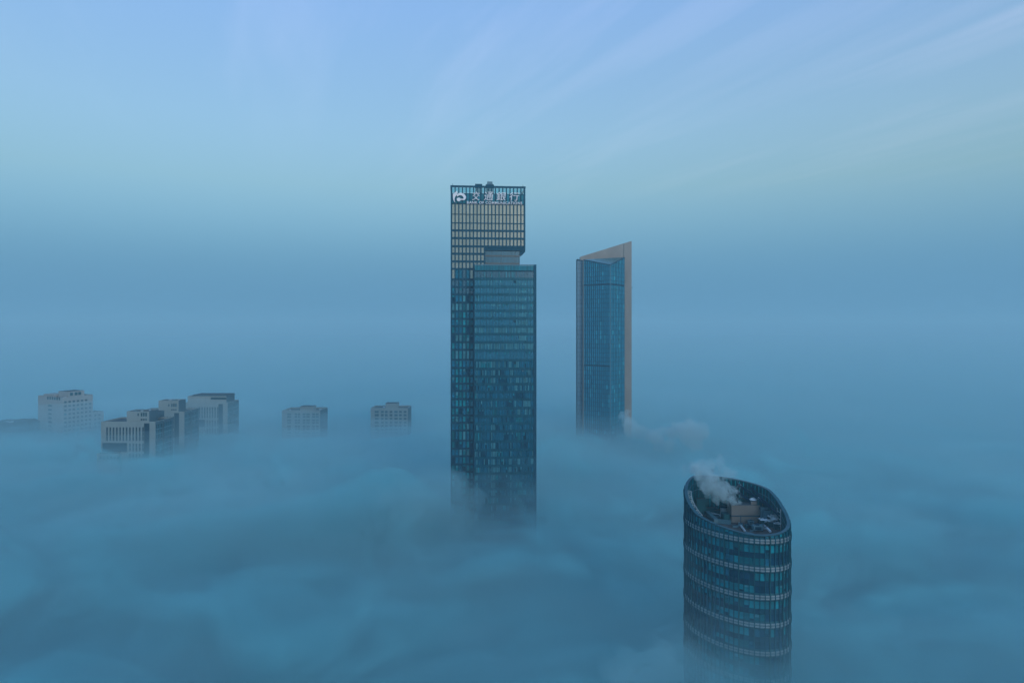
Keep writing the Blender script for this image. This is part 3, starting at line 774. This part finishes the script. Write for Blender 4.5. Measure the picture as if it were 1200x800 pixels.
for px_, py_, rx, ry in ((897, 607.5, 1.9, 1.2), (905, 609.5, 1.4, .8), (883, 584.5, 1.1, .7), (890, 583, .7, .5), (911, 612.5, .9, .5)):
    c0 = W(px_, py_, F+.3); b = MB(); vs = []; fs = []; G_ = 7; zb_ = c0.z-.3
    if zb_ > F+.3: b.box(c0.x-rx, c0.x+rx, c0.y-ry, c0.y+ry, F, zb_-.02, 'steel')
    for j in range(G_):
        for i in range(G_):
            u, v = i/(G_-1)*2-1, j/(G_-1)*2-1; r_ = max(abs(u), abs(v))
            vs.append((c0.x+u*rx+random.uniform(-.15, .15), c0.y+v*ry-u*.4+random.uniform(-.15, .15), zb_+.02+(.6*(1-r_)+random.uniform(0, .3))*(1 if r_ < .99 else 0)))
    for j in range(G_-1):
        for i in range(G_-1): a_ = j*G_+i; fs.append((a_, a_+1, a_+G_+1, a_+G_))
    b.add(vs, fs, 'frost' if px_ < 900 else 'pale_steel'); b.build('tarpaulin', oval)
for t_, (px_, py_) in ((44, (893, 597)), (62, (905, 596)), (28, (868, 592)), (78, (912, 603))):      # beams raking down from the high back wall
    x, y = ell(math.radians(t_), -.75); b = MB(); b.bar((x, y, rim(x, y)-1.2), W(px_, py_, F+.4), .4, 'fin', .7); b.build('roof_beam', oval)
b = MB(); prev = None                               # truss rail along the left inner rim
for i, tt in enumerate([284+4.2*k_ for k_ in range(11)]):
    xa, ya = ell(math.radians(tt), -.85); xb, yb = ell(math.radians(tt), -1.9); zz = rim(*ell(math.radians(tt)))
    P_, Q_ = Vector((xa, ya, zz-.15)), Vector((xb, yb, zz-.35)); b.bar(P_, Q_, .12, 'pale_steel')
    if prev:
        b.bar(prev[0], P_, .14, 'pale_steel'); b.bar(prev[1], Q_, .14, 'pale_steel')
        if i % 2 == 0: b.bar(prev[0], Q_, .1, 'pale_steel')
    if i % 3 == 0: b.bar(Q_, (xb, yb, F), .12, 'pale_steel')
    prev = (P_, Q_)
b.build('gantry_rail', oval)
b = MB(); A_, B2 = Vector((*ell(R(126), -1.1), F)), Vector((*ell(R(118), -1.1), F)); up3 = Vector((0, 0, rim(*ell(R(122)))-F-.7))
b.bar(A_, A_+up3, .16, 'pale_steel'); b.bar(B2, B2+up3, .16, 'pale_steel')
for i in range(1, 6): b.bar(A_+up3*(i/6), B2+up3*(i/6), .13, 'pale_steel')
b.build('ladder', oval)
random.seed(31)
for px_, py_, dx, dy, dz, k in ((849, 606, .9, 1.0, .9, 'pale_steel'), (840, 607, 1.0, 1.0, .8, 'rail'), (900, 601, 1.3, 1.2, .8, 'rail'), (907, 606, .9, 1.0, .9, 'pale_steel'), (896, 597, 1.2, .8, .8, 'rail'),
                                (868, 617, .7, .6, .9, 'rail'), (862, 618, .8, .5, .6, 'rail'), (909, 615, .6, .7, .8, 'rail'), (897, 620, .5, .5, .7, 'pale_steel'), (881, 623, .5, .4, .6, 'rail')):
    stand(px_, py_, dx, dy, dz, k, 'roof_unit', 'fin')
for (a1, a2, w_) in (((842, 604), (856, 609), .3), ((873, 623), (884, 626), .25), ((893, 612), (910, 608), .3), ((830, 600), (846, 604), .3), ((880, 616), (896, 614), .25), ((900, 604), (911, 609), .3)):
    p1_, p2_ = W(*a1, F+.5), W(*a2, F+.5); b = MB(); b.tube(p1_, p2_, w_, 'pale_steel' if w_ > .28 else 'rail', 8)
    for e_ in (p1_, p2_): b.box(e_.x-.12, e_.x+.12, e_.y-.12, e_.y+.12, F, e_.z-.05, 'fin')
    b.build('pipe', oval)
# ------------------------------------------------------------------ the pale blocks on the left
def holed_wall(b, u0, u1, z0, z1, holes, y, depth, k):
    """wall in the plane y (front at y, facing -y) with real openings: holes = (u0, u1, z0, z1), reveals depth deep"""
    us = sorted({u0, u1, *[h[0] for h in holes], *[h[1] for h in holes]}); zs = sorted({z0, z1, *[h[2] for h in holes], *[h[3] for h in holes]})
    for i in range(len(us)-1):
        for j in range(len(zs)-1):
            cu, cz = (us[i]+us[i+1])/2, (zs[j]+zs[j+1])/2
            if any(h[0] < cu < h[1] and h[2] < cz < h[3] for h in holes): continue
            b.quad((us[i], y, zs[j]), (us[i+1], y, zs[j]), (us[i+1], y, zs[j+1]), (us[i], y, zs[j+1]), k)
    for a, c, e, f in holes:
        d = y+depth
        b.quad((a, y, e), (a, d, e), (a, d, f), (a, y, f), k); b.quad((c, y, e), (c, y, f), (c, d, f), (c, d, e), k)
        b.quad((a, y, e), (c, y, e), (c, d, e), (a, d, e), k); b.quad((a, y, f), (a, d, f), (c, d, f), (c, y, f), k)
def window(parent, a, c, e, f, y, bars=0, k='pane', rot=None):
    """one window in an opening: pane, frame bars; y = its plane. rot = matrix for walls that face sideways"""
    key = ('window', round(c-a, 2), round(f-e, 2), bars, k)
    if key not in _shared:
        w, h = (c-a)/2, (f-e)/2; b = MB(); b.box(-w, w, -.03, .05, -h, h, k)
        b.box(-w, -w+.12, -.09, -.031, -h, h, 'rail'); b.box(w-.12, w, -.09, -.031, -h, h, 'rail')
        for i in range(bars):
            z = -h+2*h*(i+1)/(bars+1); b.box(-w+.121, w-.121, -.1, -.031, z-.28, z+.28, 'rail')
        o = b.build('window', parent); _shared[key] = o.data
    else:
        o = bpy.data.objects.new('window', _shared[key]); COL.objects.link(o); o.parent = parent
    p = Vector(((a+c)/2, y, (e+f)/2))
    if rot: o.location = rot @ p; o.rotation_euler = rot.to_euler()
    else: o.location = p
    return o
def xf(b, mtx):
    b.v = [tuple(mtx @ Vector(p)) for p in b.v]; return b
def office(x0, Y, ztop, label, pent, slots_from=0, roof_slab=None, podium=True):
    """office block with tall window slots: front along +x from (x0, Y), 41 m wide, 27 m deep"""
    Wd, Dp = 40.9, 27.0
    o = empty('office_block', (x0, Y, 0), 0, label, 'office building')
    k = 'wall'
    u = lambda px: (px-118.3)*.645; zo = lambda py: ztop-(py-494.2)*.645
    zb = ztop-62
    holes = []; wins = []
    sl = [(u(124.2+3.83*i), u(124.2+3.83*i)+1.25) for i in range(12)]
    for i, (a, c) in enumerate(sl):
        holes.append((a, c, zo(516.3), zo(500.3))); wins.append((a, c, zo(516.3), zo(500.3), 2))
        if i >= 7:
            holes.append((a, c, zo(528.6), zo(519.2))); wins.append((a, c, zo(528.6), zo(519.2), 1))
            holes.append((a, c, zo(541.5), zo(531.5))); wins.append((a, c, zo(541.5), zo(531.5), 1))
    rec = (u(119.4), u(148.6), zo(529.4), zo(518.6)); holes.append(rec)
    b = MB(); holed_wall(b, 0, u(168.4), zb, ztop, holes, 0, .9, k)
    b.quad((0, 0, zb), (0, Dp, zb), (0, Dp, ztop), (0, 0, ztop), k); b.quad((0, Dp, zb), (Wd, Dp, zb), (Wd, Dp, ztop), (0, Dp, ztop), k)
    b.quad((u(168.4), 0, zb), (u(168.4), 0, ztop), (u(168.4), 1.2, ztop), (u(168.4), 1.2, zb), k)
    # parapet thickness and upstand
    b.box(0.01, Wd-.02, .01, .5, ztop-.9, ztop+.3, k); b.box(.01, .5, .51, Dp-.5, ztop-.9, ztop+.28, k); b.box(.01, Wd-.02, Dp-.5, Dp-.01, ztop-.9, ztop+.26, k)
    b.box(Wd-.5, Wd-.02, .51, Dp-.51, ztop-.9, ztop+.28, k)
    b.build('wall', o)
    b = MB(); b.box(.5, Wd-.5, .5, Dp-.5, zb, ztop-.95, 'core'); b.box(.51, Wd-.51, .51, Dp-.51, ztop-.94, ztop-.8, 'roof'); b.build('roof', o)
    for a, c, e, f, n in wins: window(o, a, c, e, f, .55, n)
    # recessed glazed band at the left
    b = MB(); a, c, e, f = rec; nn = 9
    for i in range(nn):
        for j in range(2):
            xa, xb = a+(c-a)*i/nn+.1, a+(c-a)*(i+1)/nn-.1
            b.box(xa, xb, .85, .95, e+(f-e)*j/2+.15, e+(f-e)*(j+1)/2-.15, 'teal' if (i*3+j*5) % 4 == 0 else 'pane')
    b.box(a, c, .8, 1.0, (e+f)/2-.3, (e+f)/2+.3, 'rail'); b.build('glazing', o, 'stuff')
    if podium:
        z = zo(529.8); b = MB(); ps = [(u(120.5+4.1*i), u(120.5+4.1*i)+1.5, z-4.3, z-2.2) for i in range(6)]
        holed_wall(b, -.6, u(142), zb, z, ps, -4.5, .5, k); b.quad((-.6, -4.5, z), (u(142), -4.5, z), (u(142), -.01, z), (-.6, -.01, z), 'roof')
        b.quad((-.6, -4.5, zb), (-.6, -4.5, z), (-.6, -.01, z), (-.6, -.01, zb), k); b.quad((u(142), -4.5, zb), (u(142), -.01, zb), (u(142), -.01, z), (u(142), -4.5, z), k)
        b.build('podium', o)
        for w_ in ps: window(o, *w_, -4.2)
    # glazed stair strip and corner pier
    b = MB(); s0, s1 = u(168.4), u(175.2); fl = 0; z = ztop-1.2
    b.box(s0+.05, s1-.05, 1.25, 2, zb, ztop-.4, 'core')
    while z > zb+3:
        b.box(s0+.15, s1-.15, 1.1, 1.22, z-1.9, z-.05, 'teal' if fl % 2 == 0 else 'pane'); b.box(s0+.1, s1-.1, 1.0, 1.23, z-2.5, z-1.95, 'rail'); z -= 2.95; fl += 1
    b.build('stair_glazing', o)
    b = MB(); b.box(u(175.2), Wd+.05, -.25, .55, zb, ztop+.35, 'wall'); b.build('pier', o)
    # right side: framed dark glass bays with a recessed strip between them
    rot = Matrix.Translation((Wd, 0, 0)) @ Matrix.Rotation(R(90), 4, 'Z')
    b = MB(); bays = []
    for a, c in ((1.6, 11.2), (13.6, 25.6)):
        for e, f in ((ztop-13.2, ztop-2.2), (ztop-25.5, ztop-14.6), (ztop-38, ztop-27)): bays.append((a, c, e, f))
    holed_wall(b, .56, Dp, zb, ztop, bays+[(11.5, 13.3, zb+1, ztop-.3)], 0, .6, 'wall_dark'); xf(b, rot).build('side_wall', o)  # shade of the right side put into a darker wall colour
    b = MB(); b.box(11.5, 13.3, .55, .75, zb, ztop-.3, 'fin'); xf(b, rot).build('side_strip', o)
    for a, c, e, f in bays:
        nw = 4
        for i in range(nw):
            window(o, a+(c-a)*i/nw+.1, a+(c-a)*(i+1)/nw-.1, e, f, .35, 2, rot=rot)
    # penthouse
    p0, p1, pd0, pd1, ph, pw = pent
    q = MB(); hs = [(p0+a, p0+a+w_, ztop+z0_, ztop+z1_) for a, w_, z0_, z1_ in pw]
    holed_wall(q, p0, p1, ztop-.85, ztop+ph, hs, pd0, .5, k)
    q.quad((p0, pd0, ztop-.85), (p0, pd0, ztop+ph), (p0, pd1, ztop+ph), (p0, pd1, ztop-.85), k); q.quad((p0, pd1, ztop-.85), (p0, pd1, ztop+ph), (p1, pd1, ztop+ph), (p1, pd1, ztop-.85), k)
    q.quad((p1, pd0, ztop-.85), (p1, pd1, ztop-.85), (p1, pd1, ztop+ph), (p1, pd0, ztop+ph), 'wall_dark')  # right face coloured darker to stand for shade
    q.box(p0+.5, p1-.5, pd0+.5, pd1-.5, ztop-.85, ztop+ph-.6, 'core'); pe = q.build('penthouse', o)
    q = MB(); q.box(p0+.01, p1-.01, pd0+.51, pd1-.01, ztop+ph-.58, ztop+ph-.4, 'roof'); q.build('penthouse_roof', pe)
    for h_ in hs: window(pe, *h_, pd0+.3, 0)
    rr = random.Random(int(Y)); q = MB()
    for i in range(5):
        xx, yy = rr.uniform(p0+2, p1-3), rr.uniform(pd0+2, pd1-2.5); q.box(xx, xx+rr.uniform(.8, 2), yy, yy+1.4, ztop+ph-.39, ztop+ph+rr.uniform(.2, .7), 'pale_steel' if i % 2 else 'rail')
    q.build('roof_plant', o)
    if roof_slab:
        a, c, y0_, y1_, z0_, z1_ = roof_slab; q = MB(); q.box(a, c, y0_, y1_, ztop+z0_, ztop+z1_, 'wall_dark'); q.box(a+1, c-1, y0_+1, y1_-1, ztop+z1_+.01, ztop+z1_+.2, 'roof'); q.build('roof_screen', o)
    return o
PW = [(10.6, 1.3, 4.0, 6.6), (14.0, 1.3, 4.0, 6.9), (10.6+6.1-8.6, 1.1, 4.3, 6.3), (12.3, 1.3, 4.0, 6.9), (10.6, 1.3, .9, 2.2), (12.3, 1.3, .9, 2.2), (14.0, 1.3, .9, 2.2)]
office(-310.6, 516, 129.5, 'pale office block with tall window slots, nearest and largest of its row', (18.1, 35.2, 2.2, 15, 7.8, PW), roof_slab=(24, 34.5, 15.1, 26, 1, 5.6))
office(-318.5, 578, 129.6, 'pale office block with tall window slots, standing between its two twins', (18.1, 35.1, 2.2, 15, 9.3, PW))
PW3 = [(26.8-5, 15, 3.2, 5.2)]
office(-310.6, 647, 129.6, 'pale office block with a long dark slot below its roof, last of its row', (2.6, 38.8, 1.2, 22, 6.4, PW3), podium=False, roof_slab=(6, 39.5, 5, 21, 6.0, 7.4))

# white block with an open terrace in its top corner
BT = R(-25)
wb = empty('apartment_block', (-428.0, 650, 0), BT, 'white apartment block with one window column on its end wall', 'apartment building')
zt = wz(465.2, 650); BW, BD = 38.0, 29.5          # local: front runs to -x from the corner, side runs to +y
zb = zt-60; b = MB()
q0 = -(BW)
fw = lambda px: -BW*(73-px)/(73-44.3)
hol = [(fw(56.0), fw(60.6), zt-8.2-3.95*i-1.7, zt-8.2-3.95*i) for i in range(8)]
ter = [(fw(54.8)+3.55*i, fw(54.8)+3.55*i+2.7, zt-3.2, zt-.4) for i in range(6)]
holed_wall(b, -BW, 0, zb, zt, hol+ter, 0, .5, 'wall_white')
b.quad((-BW, 0, zb), (-BW, BD, zb), (-BW, BD, zt), (-BW, 0, zt), 'wall_white'); b.quad((-BW, BD, zb), (0, BD, zb), (0, BD, zt), (-BW, BD, zt), 'wall_white'); b.build('end_wall', wb)
for h in hol: window(wb, *h, .3, 0)
for h in ter: window(wb, *h, .42, 0, 'pane')
b = MB(); b.box(-BW+.4, -.52, .5, BD-.4, zb, zt-.9, 'core'); b.box(-BW+.41, -.53, .56, BD-.41, zt-.89, zt-.7, 'roof'); b.build('roof', wb)
rot = Matrix.Rotation(R(90), 4, 'Z'); b = MB(); hs = []
for r in range(9):
    for i in range(7):
        if i == 6 and r == 0: continue
        hs.append((1.6+4.0*i, 1.6+4.0*i+2.5, zt-4.1-3.9*r-1.75, zt-4.1-3.9*r))
holed_wall(b, 0, BD, zb, zt, hs, 0, .5, 'wall_white'); xf(b, rot).build('side_wall', wb)
for i, h in enumerate(hs): window(wb, *h, .3, 0, 'teal' if i in (16, 20, 43) else 'pane', rot=rot)
b = MB(); b.box(-16, -1.5, 6, 22, zt-.68, zt+4.6, 'wall_white'); b.box(-15.6, -1.9, 6.4, 21.6, zt+4.61, zt+4.75, 'roof'); pe = b.build('penthouse', wb)
for y_ in (8, 12.5, 16): window(pe, y_, y_+2.8, zt+.6, zt+3.4, 1.52, 0, rot=rot)
b = MB(); b.box(-34, -18, 3, 14, zt-.68, zt+1.6, 'wall_white'); b.build('stair_head', wb)
zl2 = wz(481, 690); b = MB(); hs = [(BD+2+4*i, BD+2+4*i+2.3, zl2-2.6-3.9*r-1.7, zl2-2.6-3.9*r) for r in range(4) for i in range(2)]
holed_wall(b, BD+.02, BD+11.5, zb, zl2, hs, .6, .5, 'wall_white'); xf(b, rot)
b.box(-18, -1.2, BD+.03, BD+11.4, zl2-1, zl2-.3, 'roof'); b.quad((-18, BD+11.5, zb), (-.6, BD+11.5, zb), (-.6, BD+11.5, zl2), (-18, BD+11.5, zl2), 'wall_white'); b.build('annex', wb)
for h in hs: window(wb, *h, .9, 0, rot=rot)

# two smaller blocks in the middle distance
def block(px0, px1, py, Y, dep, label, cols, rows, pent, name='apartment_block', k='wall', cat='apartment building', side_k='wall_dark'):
    x0, x1, z1 = wx(px0, Y), wx(px1, Y), wz(py, Y); zb_ = z1-50; m = Y/FPX
    o = empty(name, (x0, Y, 0), 0, label, cat); Wd = x1-x0
    hs = [((a-px0)*m, (c-px0)*m, z1-(f-py)*m, z1-(e-py)*m) for a, c in cols for e, f in rows]
    b = MB(); holed_wall(b, 0, Wd, zb_, z1, hs, 0, .7, k)
    b.quad((0, 0, zb_), (0, 0, z1), (0, dep, z1), (0, dep, zb_), k); b.quad((0, dep, zb_), (0, dep, z1), (Wd, dep, z1), (Wd, dep, zb_), k)
    b.box(.01, Wd-.01, .01, .6, z1-1.2, z1+.25, k); b.box(.01, .6, .61, dep-.61, z1-1.2, z1+.22, k); b.box(.01, Wd-.01, dep-.6, dep-.01, z1-1.2, z1+.2, k); b.box(Wd-.6, Wd-.01, .61, dep-.61, z1-1.2, z1+.22, k)
    b.build('wall', o)
    for h in hs: window(o, *h, .4, 0)
    rt = Matrix.Translation((Wd, 0, 0)) @ Matrix.Rotation(R(90), 4, 'Z'); b = MB()
    hs2 = [(3+6*i, 6+6*i, z1-(f-py)*m, z1-(e-py)*m) for i in range(int((dep-4)/6)) for e, f in rows]
    holed_wall(b, 0, dep, zb_, z1, hs2, 0, .6, side_k); xf(b, rt).build('side_wall', o)  # right side painted in the darker wall colour as shade
    for h in hs2: window(o, *h, .35, 0, rot=rt)
    b = MB(); b.box(.8, Wd-.8, .8, dep-.8, zb_, z1-1.5, 'core'); b.box(.81, Wd-.81, .81, dep-.81, z1-1.49, z1-1.3, 'roof'); b.build('roof', o)
    for a, c, e, y0, y1, kk in pent:
        b = MB(); b.box((a-px0)*m, (c-px0)*m, y0, y1, z1-1.28, z1+(py-e)*m*.72, kk); b.box((a-px0)*m-.2, (c-px0)*m+.2, y0-.2, y1+.2, z1+(py-e)*m*.72+.01, z1+(py-e)*m*.72+.25, 'roof'); b.build('roof_house', o)
    rr = random.Random(int(px0))
    b = MB()
    for i in range(6):
        xx, yy = rr.uniform(2, Wd-4), rr.uniform(2, dep-4); b.box(xx, xx+rr.uniform(1, 2.6), yy, yy+rr.uniform(.8, 2), z1-1.28, z1-rr.uniform(.2, .7), 'frost' if i % 2 else 'pale_steel')
    b.build('roof_plant', o)
    return o
R1 = [(484.2, 486.2), (487.1, 489.3), (491.2, 493.2), (494.2, 496.2), (498.4, 500.4), (501.6, 503.6), (506, 508), (509.2, 511)]
block(330.4, 375.2, 480.9, 690, 28, 'pale block with four window bays, left of two similar distant blocks',
      [(336.3, 341), (345.3, 348.2), (348.8, 351.7), (354.5, 358), (358.8, 363), (365.6, 369.2), (370, 374)][:6]+[(370, 373.6)], R1, [(350.3, 365.8, 475.2, 4, 14, 'wall')])
R2 = [(481.2, 483.6), (485, 487.6), (489.4, 491.6), (493.6, 496), (497.8, 500), (502, 504), (506, 508.2)]
block(434.2, 477.9, 478.2, 700, 25, 'pale block with seven window columns and a taller roof house in its middle',
      [(439, 443.8), (446.5, 449.6), (451, 454.2), (456.5, 459.8), (462, 466), (467.6, 470.8), (473, 476.4)], R2, [(451.2, 465.2, 471, 3, 14, 'wall')])
# dark low block at the left edge
R0 = [(498, 499.6), (501.6, 503.2), (505.2, 506.8)]
block(-14, 34.2, 495.2, 650, 24, 'dim grey low block nearly sunk in fog at the far left', [(c, c+3.2) for c in (-10, -4, 3, 9, 17, 23, 28)], R0, [(14.6, 31.8, 491.4, 2, 12, 'wall_dark')], k='wall_dark', name='low_block', cat='building')

# ------------------------------------------------------------------ steam
BIL = (.54, .95, 1.0)
def steam(name, puffs, label, density, col, seed, size, blend=1.35):
    """one closed cloud: blended balls made one skin, roughened, filled with even vapour"""
    mb = bpy.data.metaballs.new(name); mb.resolution = size; mb.threshold = .5
    for x, y, z, r in puffs:
        e = mb.elements.new(); e.co = (x, y, z); e.radius = r*1.35; e.stiffness = 2.2
    t = bpy.data.objects.new(name, mb); COL.objects.link(t)
    dg = bpy.context.evaluated_depsgraph_get(); me = bpy.data.meshes.new_from_object(t.evaluated_get(dg)); me.name = name
    bpy.data.objects.remove(t); bpy.data.metaballs.remove(mb)
    nrm = [v.normal.copy() for v in me.vertices]
    for v, n_ in zip(me.vertices, nrm):
        d = noise.fractal(v.co/(size*4.2)+Vector((seed, 0, 0)), .75, 2.1, 4)*size*2.4+noise.noise(v.co/(size*12)+Vector((0, seed, 0)))*size*1.5
        v.co += n_*d
    me.materials.clear(); me.materials.append(vol_mat(name, col, density)); me.update()
    o = bpy.data.objects.new(name, me); COL.objects.link(o); return tag(o, label, 'steam' if label else None, kind='stuff')
def P3(px, py, Y): return (wx(px, Y), Y, wz(py, Y))
random.seed(4); pf = []; soft = []
path = [(866, 588, 216, .9), (861, 587, 216, 1.3), (854, 585, 217, 1.9), (847, 581, 217, 2.4), (840, 576, 217.5, 2.7), (833, 570, 218, 2.8), (827, 563, 218, 2.6), (821, 556, 219, 2.2), (815, 551, 220, 1.7), (846, 570, 219, 2.0), (853, 574, 219, 1.8), (861, 577, 218, 1.4), (836, 559, 220, 1.6)]
for i, (a, c, Y, r) in enumerate(path):
    soft.append((*P3(a-1, c-2, Y), r*1.25))
    for k in range(9):
        q = random.uniform(.32, .66)
        x, y, z = P3(a+random.gauss(0, 3.2)*(r/2.4), c+random.gauss(0, 2.8)*(r/2.4), Y+random.uniform(-1.2, 1.2)); pf.append((x, y, z, r*q))
for a, c, Y, r in ((868, 582, 218, .9), (842, 552, 221, 1.0), (848, 559, 222, 1.1), (812, 545, 222, 1.1), (822, 545, 222, 1.0)):
    soft.append((*P3(a, c, Y), r*1.5))
steam('steam', pf, 'white steam puffing up from the roof of the round oval tower', .30, (.76, .97, 1.0), 2.0, .34)
pf = soft
for a, c, Y, r in ((864, 566, 219, 1.6), (850, 556, 221, 2.0), (832, 548, 223, 2.0), (816, 545, 224, 2.2), (808, 552, 223, 1.8), (842, 541, 224, 1.4)):
    for k in range(3): x, y, z = P3(a+random.uniform(-8, 8), c+random.uniform(-5, 5), Y); pf.append((x, y, z, r*random.uniform(.7, 1.1)))
steam('steam', pf, 'thin veil of steam drifting off above the oval tower roof', .13, (.76, .97, 1.0), 5.0, .7)
pf = []
for a, c, Y, r in ((730, 488, 596, 3.5), (733, 493, 596, 5), (736, 499, 594, 6.5), (742, 505, 592, 7), (750, 510, 588, 7), (759, 514, 584, 7), (769, 515, 580, 7.5), (779, 512, 576, 7.5), (789, 509, 573, 8), (799, 507, 571, 9), (808, 508, 570, 10), (815, 513, 570, 9), (812, 522, 571, 8), (800, 521, 573, 8), (785, 524, 576, 7), (768, 525, 580, 7)):
    for k in range(6):
        x, y, z = P3(a+random.gauss(0, 4), c-4+random.gauss(0, 3.2), Y-20+random.uniform(-6, 6)); pf.append((x, y, z, r*random.uniform(.35, .75)))
steam('steam', pf, 'pale cloud of vapour drifting beside the foot of the slanting tower', .085, (.74, .97, 1.0), 8.0, 1.3)
# billows: denser heaps standing out of the fog
def billow(seeds, label_seed, dens, size, n, spread):
    random.seed(label_seed); pf = []
    for a, c, Y, r in seeds:
        for k in range(n):
            x, y, z = P3(a+random.gauss(0, spread), c+random.gauss(0, spread*.6), Y+random.uniform(-8, 8)); pf.append((x, y, z, r*random.uniform(.6, 1.05)))
    o = steam('fog_billow', pf, None, dens, BIL, label_seed*1.3, size); o.parent = fog; del o['kind']; o['kind'] = 'stuff'; return o
billow([(529, 566, 352, 5), (531, 572, 352, 7), (524, 578, 350, 9), (515, 582, 348, 11), (503, 586, 345, 12), (540, 588, 354, 8), (488, 592, 342, 13), (470, 596, 338, 13), (545, 606, 354, 9), (530, 604, 350, 13)], 3, .019, 2.0, 4, 4.5)
billow([(528, 570, 351, 9), (520, 578, 349, 12), (540, 592, 352, 10), (505, 584, 345, 14), (480, 592, 340, 15), (530, 600, 350, 13)], 9, .008, 3.0, 3, 5)
billow([(450, 590, 330, 14), (420, 588, 330, 15), (380, 586, 335, 15), (340, 588, 335, 14), (300, 594, 335, 14), (260, 606, 330, 13), (210, 622, 320, 12)], 5, .006, 4.0, 3, 12)
billow([(790, 770, 190, 7), (805, 785, 188, 7), (770, 785, 185, 8), (830, 795, 185, 6), (740, 790, 180, 8)], 6, .02, 2.0, 3, 6)
